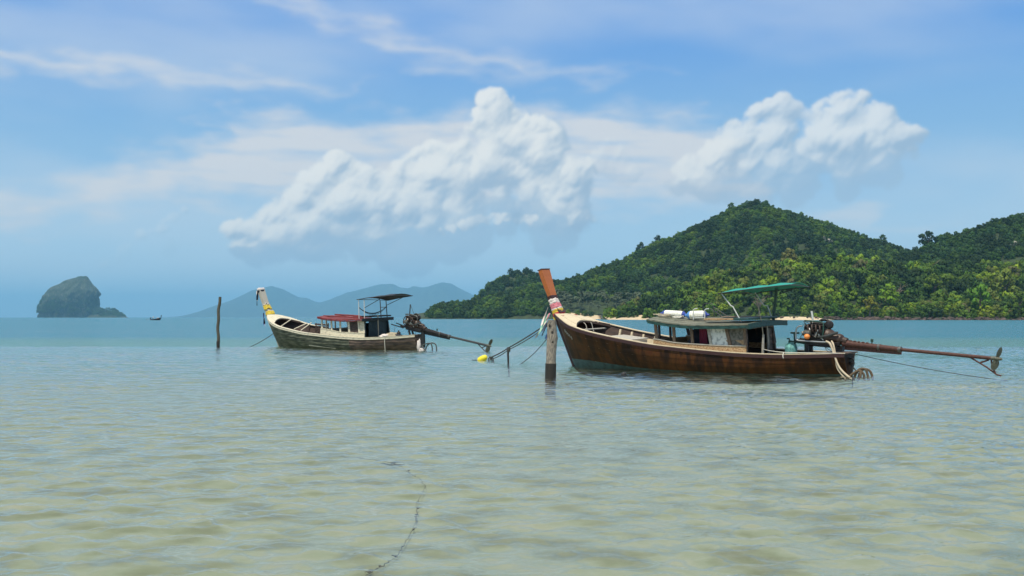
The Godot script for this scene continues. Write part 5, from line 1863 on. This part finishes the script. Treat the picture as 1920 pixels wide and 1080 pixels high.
	for q in [[4.5, 1.70, -0.55, 1.7, 0.12], [5.9, 1.64, -0.2, 1.2, 0.16], [5.0, 1.66, 0.55, 2.2, 0.1], [6.2, 1.63, 0.8, 1.5, 0.09]]:
		m = MB.new()
		m.box(Vector3(q[0], q[1], q[2]), Vector3(q[3], 0.06, q[4]), Basis(Vector3(0, 0, 1), -0.04), 0.008)
		part("roof_plank", m, mats["red_boards"], root)
	m = MB.new()
	m.box(Vector3(6.85, 1.66, -0.2), Vector3(0.5, 0.07, 1.7), Basis(), 0.01)
	part("roof_hatch", m, mats["black_boards"], root)
	# rack of dark slats ahead of the cabin
	for k in 4:
		m = MB.new()
		m.box(Vector3(2.7, 0.84 + 0.12 * k, -0.5), Vector3(1.0, 0.085, 0.03), Basis(Vector3(0, 0, 1), -0.05), 0.005)
		part("rack_slat", m, mats["dark_inside"], root)
	for s in [2.25, 2.7, 3.15]:
		m = MB.new()
		m.box(Vector3(s, 0.8, -0.53), Vector3(0.06, 0.95, 0.04), Basis(), 0.005)
		part("rack_upright", m, mats["post_wood"], root)
	rods("bow_strut", [[[0.4, 1.12, 0.25], [0.62, 1.5, -0.35]], [[1.35, 0.98, 0.2], [1.75, 1.28, -0.4]], [[1.75, 0.9, 0.1], [1.95, 1.3, -0.5]]], 0.03, "cream_paint", root)
	rods("standing_pole", [[[7.15, 0.3, 0.0], [7.13, 1.72, 0.0]]], 0.03, "tan_rope", root)
	for k in 6:
		m = MB.new()
		m.box(Vector3(6.98, 1.05, -0.82 + k * 0.245), Vector3(0.02, 0.84, 0.24), Basis(), 0.004)
		part("back_board", m, mats["teal_boards"], root)
	make_engine(Transform3D(Basis(Vector3(0, 0, 1), deg_to_rad(-10.0)), Vector3(10.0, 0.98, 0)).scaled_local(Vector3(1, 1.12, 1)), root, {
		"tail": 4.15, "rusty": false, "block": "oily_brown", "loop_mat": "oily_brown", "top_mat": "oily_grey",
		"loop": [[-0.95, 0.1, 0.24], [-1.05, 0.2, 0.24], [-1.0, 0.4, 0.24], [-0.8, 0.5, 0.24], [-0.5, 0.42, 0.24], [-0.35, 0.2, 0.24], [-0.6, 0.06, 0.24]],
		"top_rail": [[-0.98, 0.56, 0.2], [-0.62, 0.6, 0.2], [-0.3, 0.57, 0.2], [-0.22, 0.5, 0.2], [-0.2, 0.3, 0.2], [-0.16, 0.12, 0.2]],
		"wires": [[[-0.8, -0.05, 0.1], [-0.75, -0.2, 0.16], [-0.7, -0.26, 0.2]], [[-0.3, -0.08, 0.1], [-0.28, -0.2, 0.15], [-0.35, -0.26, 0.2]]],
	})
	rods("tiller", [[[8.1, 1.26, 0.1], [8.9, 1.08, 0.1]], [[8.3, 1.31, -0.05], [8.9, 1.15, -0.05]]], 0.028, "dark_pipe", root)
	rods("aerial", [[[9.22, 1.75, 0.0], [9.28, 2.24, 0.0]]], 0.028, "dark_pipe", root)
	rods("aerial_wire", [[[9.3, 2.2, 0.0], [9.5, 1.75, 0.0]], [[8.35, 1.2, 0.1], [8.3, 0.9, 0.1]]], 0.009, "dark_pipe", root)
	for z in [-0.12, 0.12]:
		m = MB.new()
		m.box(Vector3(9.3, 0.82, z), Vector3(0.09, 0.3, 0.06), Basis(Vector3(0, 0, 1), 0.3), 0.008)
		part("engine_stand", m, mats["oily_iron"], root)
	m = MB.new()
	m.box(Vector3(10.05, 0.55, 0.0), Vector3(0.16, 0.85, 0.16), Basis(), 0.02)
	part("rudder_bracket", m, mats["black_boards"], root)
	# things aboard
	var o := thing("hammock", "net hammock slung between the poles under the dark canopy", "hammock", at)
	for k in 5:
		var f := (k - 2) / 2.0
		m = MB.new()
		m.tube(sag(Vector3(6.74 + f * 0.03, 2.12, 0.93), Vector3(6.87 + f * 0.03, 2.12, -0.94), 0.3 + 0.07 * absf(f) + 0.03 * f, 14), 0.009, 4)
		part("cord", m, mats["dark_rope"], o)
	for k in 6:
		m = MB.new()
		var t := 0.2 + k * 0.12
		var c := Vector3(6.8, 2.12, lerpf(0.93, -0.94, t))
		m.tube(PackedVector3Array([c + Vector3(-0.06, -0.36 * 4.0 * t * (1.0 - t), 0), c + Vector3(0.02, -0.3 * 4.0 * t * (1.0 - t), 0), c + Vector3(0.06, -0.42 * 4.0 * t * (1.0 - t), 0)]), 0.008, 4)
		part("cord", m, mats["dark_rope"], o)
	o = thing("prow_garland", "yellow cloths knotted round the grey boat's prow with black streamers", "garland", at)
	var up := Vector3(-0.4, 0.92, 0).normalized()
	var n := 50
	for q in [[2.3, "white_cloth", 0.025], [2.2, "yellow_cloth", 0.05], [2.12, "yellow_cloth", 0.055], [2.05, "yellow_cloth", 0.045], [1.86, "yellow_cloth", 0.05], [1.8, "yellow_cloth", 0.05], [1.76, "yellow_cloth", 0.045]]:
		var f: float = (2.3 - q[0]) / 0.55
		part("wound_cloth", wound(Vector3(-1.0 + 0.36 * f, q[0], 0), up, Vector2(0.17 + 0.04 * f, 0.12 + 0.06 * f), q[2], 0.025, n), mats[q[1]], o)
		n += 1
	part("wound_cloth", wound(Vector3(-1.36, 3.13, 0), up, Vector2(0.21, 0.1), 0.06, 0.01, n), mats["white_cloth"], o)
	part("wound_cloth", wound(Vector3(-1.33, 3.02, 0), up, Vector2(0.2, 0.09), 0.05, 0.008, n + 1), mats["black_cloth"], o)
	for q in [["black_cloth", -1.44, 3.08, 0.2, -1.46, 2.25, 0.24, 0.12], ["black_cloth", -1.4, 3.05, 0.21, -1.4, 2.55, 0.25, 0.16], ["white_cloth", -1.46, 3.05, 0.22, -1.4, 2.5, 0.26, 0.06], ["black_cloth", -0.98, 1.85, 0.2, -0.86, 1.25, 0.26, 0.16], ["blue_cloth", -1.02, 1.8, 0.18, -0.92, 1.2, 0.22, 0.1], ["pale_blue_cloth", -0.9, 1.5, 0.2, -0.84, 1.12, 0.25, 0.06]]:
		part("streamer", streamer(Vector3(q[1], q[2], q[3]), Vector3(q[4], q[5], q[6]), q[7], n), mats[q[0]], o)
		n += 1
	o = thing("gear_heap", "pale bundle of net and a dark fuel can on the grey boat's aft deck", "fishing gear", at)
	part("net", lump(Vector3(8.35, 0.72, 0.35), Vector3(0.34, 0.16, 0.2), 0.5, 5.0), mats["tan_rope"], o)
	part("net", lump(Vector3(8.0, 0.7, 0.5), Vector3(0.24, 0.1, 0.2), 0.5, 6.0), mats["white_cloth"], o)
	m = MB.new()
	m.lathe([[0.0, 0.0], [0.09, 0.0], [0.1, 0.03], [0.1, 0.2], [0.06, 0.25], [0.035, 0.26], [0.035, 0.31], [0.0, 0.31]], Vector3(8.75, 0.66, 0.3), Vector3.UP, 12)
	part("can", m, mats["black_rubber"], o)
	part("net", lump(Vector3(8.62, 0.72, 0.32), Vector3(0.26, 0.09, 0.16), 0.6, 7.0), mats["dark_cloth"], o)
	o = thing("looped_hoses", "dark hoses arching into the water behind the grey boat's stern", "hose", at)
	for q in [[[10.0, -0.1, 0.25], [10.1, 0.2, 0.2], [10.35, 0.33, 0.1], [10.6, 0.3, 0.05], [10.66, -0.1, 0.05]], [[10.2, -0.1, 0.1], [10.35, 0.25, 0.05], [10.6, 0.36, 0.0], [10.8, 0.26, -0.05], [10.84, -0.1, -0.05]], [[10.15, 0.2, 0.2], [10.3, 0.05, 0.2], [10.42, -0.08, 0.2]]]:
		m = MB.new()
		m.tube(curve(q, 4), 0.032, 8)
		part("hose", m, mats["dark_hose"], o)
	o = thing("white_net", "white net bundle hanging over the grey boat's transom into the water", "net", at)
	part("bundle", lump(Vector3(9.93, 0.22, 0.18), Vector3(0.09, 0.3, 0.12), 0.6, 8.0), mats["white_cloth"], o)
	part("bundle", lump(Vector3(10.1, 0.02, 0.2), Vector3(0.14, 0.1, 0.12), 0.6, 9.0), mats["white_cloth"], o)
	var line := MB.new()
	line.tube(pts([[8.35, 0.7, 0.86], [8.33, 0.5, 0.88], [8.34, -0.1, 0.86]]), 0.016, 6)
	var l := put("hanging_line", line, mats["white_rope"])
	l.transform = at
	tag(l, "short pale rope hanging down the grey boat's side near the stern", "rope")


# ---------------------------------------------------------------- posts, lines, floats and the boat far out

func make_posts() -> void:
	var o := thing("mooring_post", "thick weathered grey timber post in front of the brown boat's prow", "post", Transform3D(Basis(), Vector3(1.02, 0, -29.35)))
	var p := PackedVector3Array()
	var r := []
	var bend := [[-0.9, 0.0], [-0.3, 0.0], [0.0, 0.005], [0.3, 0.015], [0.36, 0.02], [0.42, 0.02], [0.7, 0.03], [0.98, 0.05], [1.05, 0.06], [1.12, 0.055], [1.3, 0.045], [1.45, 0.05], [1.53, 0.05]]
	var wide := [0.155, 0.145, 0.14, 0.137, 0.14, 0.129, 0.132, 0.14, 0.148, 0.138, 0.127, 0.12, 0.1]
	for k in bend.size():
		p.append(Vector3(bend[k][1], bend[k][0], 0))
		r.append(wide[k])
	var q := PackedVector3Array()
	var rr := []
	for k in p.size() - 1:
		for j in 4:
			q.append(p[k].lerp(p[k + 1], j / 4.0))
			rr.append(lerpf(r[k], r[k + 1], j / 4.0))
	q.append(p[p.size() - 1])
	rr.append(r[r.size() - 1])
	var m := MB.new()
	m.tube(q, rr, 22, true, Color.WHITE, 0.014, fine)
	part("timber", m, mats["old_pole"], o)
	# the crust of dark weed and barnacles below the high-water mark
	m = MB.new()
	q = PackedVector3Array()
	rr = []
	for k in 14:
		var y := lerpf(-0.5, 0.37, k / 13.0)
		q.append(Vector3(lerpf(0.0, 0.018, k / 13.0), y, 0))
		rr.append(0.15 - 0.006 * k / 13.0)
	m.tube(q, rr, 24, true, Color.WHITE, 0.03, fine)
	part("weed_crust", m, mats["algae_crust"], o)
	for k in 3:
		var c := Vector3([-0.02, 0.05, 0.06][k], [1.38, 1.2, 0.95][k], 0.13)
		part("knot", lump(c, Vector3(0.03, 0.045, 0.02), 0.3, 20.0 + k), mats["algae_crust"], o)

	o = thing("thin_pole", "thin crooked dark pole standing alone in the water left of the grey boat", "pole", Transform3D(Basis(), Vector3(-16.03, 0, -59.98)))
	m = MB.new()
	m.tube(curve([[-0.02, -0.8, 0], [0.0, 0.0, 0], [0.02, 0.5, 0.02], [-0.03, 1.0, 0.0], [0.02, 1.5, 0.02], [0.0, 2.0, 0.0], [0.07, 2.4, 0.0], [0.08, 2.72, 0.0]], 5), 0.075, 10, true, Color.WHITE, 0.03, fine)
	part("timber", m, stuff("dark_pole", [0.09, 0.085, 0.06], 0.85, tex["blotch"], Vector3(3, 1, 3), 0.5), o)
	m = MB.new()
	m.tube(pts([[-0.01, -0.4, 0], [0.0, 0.0, 0], [0.0, 0.3, 0.01]]), 0.09, 10, true, Color.WHITE, 0.04, fine)
	part("weed_crust", m, mats["algae_crust"], o)

	o = thing("stake", "short thin stake holding up the mooring rope", "stake", Transform3D(Basis(), Vector3(-0.13, 0, -38.83)))
	m = MB.new()
	m.tube(pts([[0.03, -0.5, 0], [0.0, 0.0, 0], [-0.01, 0.3, 0], [0.0, 0.55, 0]]), 0.035, 8, true, Color.WHITE, 0.01, fine)
	part("stick", m, mats["algae_crust"], o)
	m = MB.new()
	m.lathe([[0.0, 0.0], [0.06, 0.0], [0.07, 0.05], [0.065, 0.16], [0.0, 0.17]], Vector3(0.01, 0.38, 0), Vector3.UP, 10)
	part("binding", m, mats["dark_rope"], o)

	o = thing("yellow_float", "bright yellow plastic float lying at the end of the mooring rope", "float", Transform3D(Basis(), Vector3(-1.09, 0, -40.74)))
	m = MB.new()
	m.lathe([[0.0, -0.2], [0.06, -0.195], [0.1, -0.15], [0.115, -0.05], [0.115, 0.06], [0.095, 0.15], [0.05, 0.19], [0.0, 0.2]], Vector3(0, 0.07, 0), Vector3(0.85, 0.4, 0.3), 18)
	part("can", m, mats["yellow_plastic"], o)
	for k in 2:
		m = MB.new()
		m.tube(curve([[0.2 + 0.05 * k, -0.1, 0.05], [0.24 + 0.06 * k, 0.1, 0.05], [0.32 + 0.05 * k, 0.12, 0.02], [0.36 + 0.06 * k, -0.1, 0.02]], 4), 0.022, 6)
		part("loop", m, mats["dark_rope"], o)
	m = MB.new()
	m.tube(pts([[-0.2, 0.02, 0], [-0.4, 0.02, 0.05]]), 0.014, 5)
	part("tail", m, mats["dark_rope"], o)

	var f := put("black_float", lump(Vector3(3.08, 0.02, -30.29), Vector3(0.075, 0.075, 0.07), 0.15, 30.0), mats["black_rubber"])
	tag(f, "small round black float bobbing beside the brown boat's hull", "float")


func line_thing(called: String, label: String, p: PackedVector3Array, r: float, mat: String) -> void:
	var m := MB.new()
	m.tube(p, r, 6)
	tag(put(called, m, mats[mat]), label, "rope")


func make_lines() -> void:
	var prow := place(Vector3(2.078, 0, -36.7), 42.0, 2.5) * Vector3(-0.9, 1.45, 0.15)
	var stake := Vector3(-0.13, 0.52, -38.83)
	line_thing("mooring_rope", "dark mooring rope from the brown boat's prow over the stake to the yellow float", sag(prow, stake, 0.03) + sag(stake, Vector3(-0.85, 0.1, -40.6), 0.03), 0.022, "dark_rope")
	line_thing("mooring_rope", "second mooring rope running just under the first one to the stake", sag(prow - Vector3(0, 0.08, 0), stake - Vector3(0, 0.07, 0), 0.05) + sag(stake - Vector3(0, 0.07, 0), Vector3(-0.8, 0.04, -40.5), 0.04), 0.016, "dark_rope")
	line_thing("slack_rope", "thin slack rope from the prow down into the water between stake and post", sag(prow - Vector3(0, 0.45, 0), Vector3(0.26, -0.05, -38.38), 0.1), 0.012, "dark_rope")
	var o := thing("hanging_hook", "rope hanging straight down from the prow with a metal hook at its end", "rope")
	var m := MB.new()
	m.tube(sag(prow - Vector3(0, 0.1, 0), prow - Vector3(-0.02, 1.12, 0), 0.0), 0.013, 6)
	part("cord", m, mats["dark_rope"], o)
	m = MB.new()
	var h := prow - Vector3(-0.02, 1.12, 0)
	m.tube(curve([[h.x, h.y + 0.05, h.z], [h.x + 0.05, h.y - 0.03, h.z], [h.x + 0.05, h.y - 0.16, h.z], [h.x - 0.01, h.y - 0.22, h.z], [h.x - 0.06, h.y - 0.15, h.z], [h.x - 0.05, h.y - 0.03, h.z], [h.x, h.y + 0.05, h.z]], 4), 0.026, 7)
	part("hook", m, mats["oily_iron"], o)
	var stern := place(Vector3(2.078, 0, -36.7), 42.0, 2.5) * Vector3(9.75, 0.62, 0.0)
	line_thing("stern_rope", "thin line running from the brown boat's stern down to the water at the right", sag(stern, Vector3(12.71, -0.03, -28.22), 0.06), 0.01, "dark_rope")
	var bow := place(Vector3(-12.55, 0, -59.34), 35.0, 2.0) * Vector3(-0.35, 0.75, 0.05)
	line_thing("bow_rope", "thin rope from the grey boat's bow slanting into the water", sag(bow, Vector3(-14.3, 0.0, -60.2), 0.05) + PackedVector3Array([Vector3(-14.5, -0.1, -60.3)]), 0.018, "dark_rope")
	# an old line with weed on it, awash in the foreground
	o = thing("weedy_line", "old weed-grown rope winding across the shallows in the foreground", "rope")
	var way := curve([[-0.98, -0.01, -6.6], [-0.9, 0.0, -6.91], [-0.84, 0.012, -7.13], [-0.77, 0.012, -7.45], [-0.75, 0.004, -8.08], [-0.76, 0.0, -8.83], [-0.82, 0.006, -9.46], [-0.82, 0.01, -10.35], [-0.91, 0.008, -10.92], [-1.04, 0.008, -11.29], [-1.24, 0.0, -11.94], [-1.56, -0.01, -12.39], [-1.96, -0.02, -12.67]], 10)
	m = MB.new()
	for k in way.size():
		var d := -way[k].z
		var deep := (0.1 + 0.014 * d if d < 10.0 else 0.24 + 0.016 * (d - 10.0)) - 0.015
		way[k] = Vector3(way[k].x, 0, way[k].z) * (EYE + deep) / EYE + Vector3.DOWN * deep
	var r := RandomNumberGenerator.new()
	r.seed = 12
	var thick := []
	for k in way.size():
		way[k] += Vector3(r.randfn() * 0.006, r.randfn() * 0.005, r.randfn() * 0.01)
		thick.append(0.0015 + 0.004 * r.randf() * r.randf())
	m.tube(way, thick, 6)
	part("cord", m, mats["weedy_rope"], o)
	for k in 9:
		var at := way[r.randi() % (way.size() - 8)]
		m = MB.new()
		for j in 4:
			var d := Vector3(r.randfn() * 0.022, 0.003, r.randfn() * 0.04)
			m.tube(PackedVector3Array([at, at + d * 0.5 + Vector3(0, 0.008, 0), at + d]), [0.005, 0.004, 0.002], 4)
		part("weed_tuft", m, mats["weedy_rope"], o)
	var weed := thing("ripple_fronds", "thin dark fronds added for a patch of dark ripples at the far end of the weedy rope", "dark_ripples")  # added fronds stand in for water that only looks dark with ripples
	for k in 3:
		m = MB.new()
		var at := Vector3(-1.45 + r.randfn() * 0.12, -0.26, -14.0 + r.randfn() * 0.3)
		for j in 6:
			var d := Vector3(r.randfn() * 0.1, r.randf() * 0.02, r.randfn() * 0.12)
			m.tube(PackedVector3Array([at, at + d * 0.5, at + d]), [0.005, 0.004, 0.002], 4)
		part("frond", m, mats["weedy_rope"], weed)


func make_distant_boat() -> void:
	# seen end to end far out, its bow to the right
	var at := Transform3D(Basis(Vector3.UP, deg_to_rad(172.0)), Vector3(-206.8, 0, -646.0))
	var root := thing("distant_boat", "small dark longtail boat far out between the island and the mountains", "boat", at)
	var b := {
		"gun": [[-0.5, 1.5], [0.0, 1.35], [1.0, 1.15], [2.0, 0.9], [3.0, 0.7], [4.5, 0.5], [6.2, 0.5]],
		"half": [[-0.5, 0.08], [0.0, 0.5], [1.0, 0.8], [2.0, 0.9], [4.5, 0.85], [6.2, 0.4]],
		"keel": [[-0.5, 1.4], [0.0, 0.0], [0.6, -0.25], [4.5, -0.3], [6.2, -0.1]],
		"full": [[-0.5, 1.2], [1.0, 1.6], [3.0, 3.0], [6.2, 2.4]],
	}
	var m: MB
	for side in [1.0, -1.0]:
		m = MB.new()
		var p := PackedVector3Array()
		for s in steps(-0.5, 6.2, 20):
			for c in 5:
				p.append(hull_at(b, s, c / 4.0, side))
		m.grid(p, 5, Vector3(0, -0.2, side))
		part("hull_side", m, mats["oily_iron"], root)
	m = MB.new()
	for k in 8:
		var s := lerpf(-0.4, 6.0, k / 8.0)
		var e := lerpf(-0.4, 6.0, (k + 1) / 8.0)
		m.quad(Vector3(s, tab(b.gun, s) - 0.12, tab(b.half, s)), Vector3(e, tab(b.gun, e) - 0.12, tab(b.half, e)), Vector3(e, tab(b.gun, e) - 0.12, -tab(b.half, e)), Vector3(s, tab(b.gun, s) - 0.12, -tab(b.half, s)), Vector3.UP)
	part("deck", m, mats["grey_board"], root)
	part("prow", bar([[Vector3(-0.45, 1.3, 0), Vector3(0, 0, 0.12), Vector3(0.2, 0.05, 0)], [Vector3(-0.5, 2.2, 0), Vector3(0, 0, 0.12), Vector3(0.13, 0.02, 0)], [Vector3(-0.66, 2.9, 0), Vector3(0, 0, 0.14), Vector3(0.17, 0.02, 0)]]), mats["oily_iron"], root)
	m = MB.new()
	m.box(Vector3(6.0, 1.0, 0), Vector3(0.6, 0.75, 0.5), Basis(), 0.1)
	m.lathe([[0.0, 0.0], [0.16, 0.0], [0.16, 0.3], [0.0, 0.32]], Vector3(5.9, 1.35, 0), Vector3.UP, 10)
	part("engine", m, mats["oily_iron"], root)
	m = MB.new()
	m.tube(pts([[6.2, 0.85, 0], [8.6, 0.35, 0]]), 0.06, 6)
	m.box(Vector3(8.7, 0.4, 0), Vector3(0.1, 0.6, 0.16), Basis(), 0.03)
	part("tail", m, mats["dark_pipe"], root)
	for q in [[2.0, 1.05], [1.35, 1.25]]:
		var bag := put("white_sack", lump(Vector3(q[0], q[1], 0.1), Vector3(0.24, 0.3, 0.3), 0.3, q[0]), mats["white_cloth"])
		bag.transform = at
		tag(bag, "white sack in the distant boat, nearer its middle" if q[0] > 1.5 else "white sack in the distant boat, nearer its prow", "sack", "sacks in the distant boat")
	make_person(at)


func make_skiff() -> void:
	var root := thing("white_skiff", "tiny white skiff lying off the left headland", "boat", Transform3D(Basis(Vector3.UP, 0.3), Vector3(-38.0, 0, -1300.0)))
	var b := {"gun": [[0.0, 0.75], [2.0, 0.6], [4.5, 0.55]], "half": [[0.0, 0.05], [1.2, 0.7], [4.5, 0.65]], "keel": [[0.0, 0.1], [0.6, -0.2], [4.5, -0.2]], "full": [[0.0, 1.3], [4.5, 3.0]]}
	for side in [1.0, -1.0]:
		var m := MB.new()
		var p := PackedVector3Array()
		for s in steps(0.0, 4.5, 12):
			for c in 5:
				p.append(hull_at(b, s, c / 4.0, side))
		m.grid(p, 5, Vector3(0, -0.2, side))
		part("hull_side", m, mats["white_shirt"], root)
	for s in [1.6, 3.0]:
		var m := MB.new()
		m.box(Vector3(s, 0.42, 0), Vector3(0.3, 0.04, 1.3), Basis(), 0.01)
		part("thwart", m, mats["grey_board"], root)


func make_person(at: Transform3D) -> void:
	# someone standing in the distant boat and leaning forward over the work
	var joints := {
		"foot_l": Vector3(4.52, 0.42, 0.14), "knee_l": Vector3(4.42, 0.9, 0.15), "hip_l": Vector3(4.62, 1.32, 0.1),
		"foot_r": Vector3(4.75, 0.42, -0.14), "knee_r": Vector3(4.62, 0.88, -0.15), "hip_r": Vector3(4.64, 1.32, -0.1),
		"waist": Vector3(4.6, 1.42, 0), "chest": Vector3(4.36, 1.78, 0), "neck": Vector3(4.2, 1.98, 0), "head": Vector3(4.1, 2.12, 0),
		"arm_l": Vector3(4.3, 1.86, 0.2), "elbow_l": Vector3(4.12, 1.62, 0.25), "hand_l": Vector3(3.95, 1.42, 0.2),
		"arm_r": Vector3(4.3, 1.86, -0.2), "elbow_r": Vector3(4.12, 1.62, -0.25), "hand_r": Vector3(3.95, 1.42, -0.2),
	}
	var bones := [["foot_l", "knee_l", 0.05, 0.065], ["knee_l", "hip_l", 0.065, 0.09], ["foot_r", "knee_r", 0.05, 0.065], ["knee_r", "hip_r", 0.065, 0.09], ["hip_l", "hip_r", 0.1, 0.1], ["waist", "chest", 0.14, 0.16], ["chest", "neck", 0.15, 0.06], ["neck", "head", 0.06, 0.1], ["head", "head", 0.11, 0.11], ["arm_l", "elbow_l", 0.06, 0.045], ["elbow_l", "hand_l", 0.045, 0.035], ["arm_r", "elbow_r", 0.06, 0.045], ["elbow_r", "hand_r", 0.045, 0.035], ["arm_l", "arm_r", 0.08, 0.08]]
	var o := thing("person", "person in a white top leaning forward in the distant boat", "person", at)
	part("body", net(joints, bones, 0.05), mats["skin"], o)
	part("shirt", net(joints, [["waist", "chest", 0.165, 0.19], ["chest", "neck", 0.17, 0.07], ["arm_l", "arm_r", 0.1, 0.1], ["arm_l", "elbow_l", 0.085, 0.06], ["arm_r", "elbow_r", 0.085, 0.06]], 0.05), mats["white_shirt"], o)
	part("trousers", net(joints, [["knee_l", "hip_l", 0.09, 0.12], ["knee_r", "hip_r", 0.09, 0.12], ["hip_l", "hip_r", 0.13, 0.13]], 0.05), mats["dark_cloth"], o)
	part("hair", net({"head": joints.head + Vector3(0.03, 0.04, 0)}, [["head", "head", 0.115, 0.115]], 0.04), mats["black_rubber"], o)


func net(joints: Dictionary, bones: Array, cell: float) -> MB:
	# surface nets over tapered limbs joined by a smooth minimum
	var lo := Vector3.INF
	var hi := -Vector3.INF
	for b in bones:
		for k in 2:
			lo = lo.min(joints[b[k]] - Vector3.ONE * (b[2 + k] + 2.0 * cell))
			hi = hi.max(joints[b[k]] + Vector3.ONE * (b[2 + k] + 2.0 * cell))
	var n := Vector3i(((hi - lo) / cell).ceil()) + Vector3i.ONE
	var f := PackedFloat32Array()
	f.resize(n.x * n.y * n.z)
	for x in n.x:
		for y in n.y:
			for z in n.z:
				var p := lo + Vector3(x, y, z) * cell
				var sum := 0.0
				for b in bones:
					var a: Vector3 = joints[b[0]]
					var ab: Vector3 = joints[b[1]] - a
					var t := clampf((p - a).dot(ab) / maxf(ab.length_squared(), 1e-6), 0.0, 1.0)
					sum += exp(-((p - a - ab * t).length() - lerpf(b[2], b[3], t)) / 0.02)
				f[(x * n.y + y) * n.z + z] = -log(maxf(sum, 1e-30)) * 0.02
	var at := {}
	var m := MB.new()
	var far := [Vector3i(0, 0, 0), Vector3i(1, 0, 0), Vector3i(0, 1, 0), Vector3i(1, 1, 0), Vector3i(0, 0, 1), Vector3i(1, 0, 1), Vector3i(0, 1, 1), Vector3i(1, 1, 1)]
	var val := func(q: Vector3i) -> float: return f[(q.x * n.y + q.y) * n.z + q.z]
	for x in n.x - 1:
		for y in n.y - 1:
			for z in n.z - 1:
				var c := Vector3i(x, y, z)
				var sum := Vector3.ZERO
				var many := 0
				for e in [[0, 1], [2, 3], [4, 5], [6, 7], [0, 2], [1, 3], [4, 6], [5, 7], [0, 4], [1, 5], [2, 6], [3, 7]]:
					var a: float = val.call(c + far[e[0]])
					var b: float = val.call(c + far[e[1]])
					if (a < 0.0) != (b < 0.0):
						sum += Vector3(far[e[0]]).lerp(Vector3(far[e[1]]), a / (a - b))
						many += 1
				if many:
					at[c] = lo + (Vector3(c) + sum / many) * cell
	for c in at:
		for ax in 3:
			var u := Vector3i.ZERO
			u[(ax + 1) % 3] = 1
			var w := Vector3i.ZERO
			w[(ax + 2) % 3] = 1
			var e := Vector3i.ZERO
			e[ax] = 1
			var a: float = val.call(c)
			var b: float = val.call(c + e)
			if (a < 0.0) != (b < 0.0) and at.has(c - u) and at.has(c - w) and at.has(c - u - w):
				m.quad(at[c], at[c - u], at[c - u - w], at[c - w], Vector3(e) * (1.0 if a < 0.0 else -1.0))
	return m


func _ready() -> void:
	fine.seed = 3
	fine.frequency = 0.01
	fine.fractal_octaves = 4
	# the view: eye height of someone standing in the shallows
	var cam := Camera3D.new()
	cam.name = "camera"
	cam.position = Vector3(0, EYE, 0)
	cam.rotation.x = atan(55.0 / 2059.0)
	cam.fov = rad_to_deg(2.0 * atan(540.0 / 2059.0))
	cam.near = 0.1
	cam.far = 60000.0
	add_child(cam)
	var env := Environment.new()
	env.tonemap_mode = Environment.TONE_MAPPER_LINEAR
	env.tonemap_exposure = 1.22
	env.background_mode = Environment.BG_SKY
	env.sky = Sky.new()
	var sm := PanoramaSkyMaterial.new()
	sm.panorama = make_sky()
	sm.energy_multiplier = 0.95
	env.sky.sky_material = sm
	env.fog_enabled = true
	env.fog_density = 0.000065
	env.fog_light_color = Color(0.56, 0.84, 1.0)
	env.volumetric_fog_enabled = true
	env.volumetric_fog_density = 0.0
	env.sdfgi_enabled = true
	env.ssao_enabled = true
	env.ssil_enabled = true
	var we := WorldEnvironment.new()
	we.name = "world_environment"
	we.environment = env
	add_child(we)
	var sun := DirectionalLight3D.new()
	sun.name = "sun"
	sun.light_energy = 1.25
	sun.light_color = Color(1.0, 0.96, 0.88)
	sun.light_angular_distance = 0.5
	sun.shadow_enabled = true
	sun.look_at_from_position(Vector3(-0.2, 0.9, 0.38) * 10.0, Vector3.ZERO)
	add_child(sun)

	make_materials()
	make_sea()
	make_land()
	make_island()
	make_far_land()
	make_forest()
	make_near_boat()
	make_far_boat()
	make_posts()
	make_lines()
	make_distant_boat()
	make_skiff()
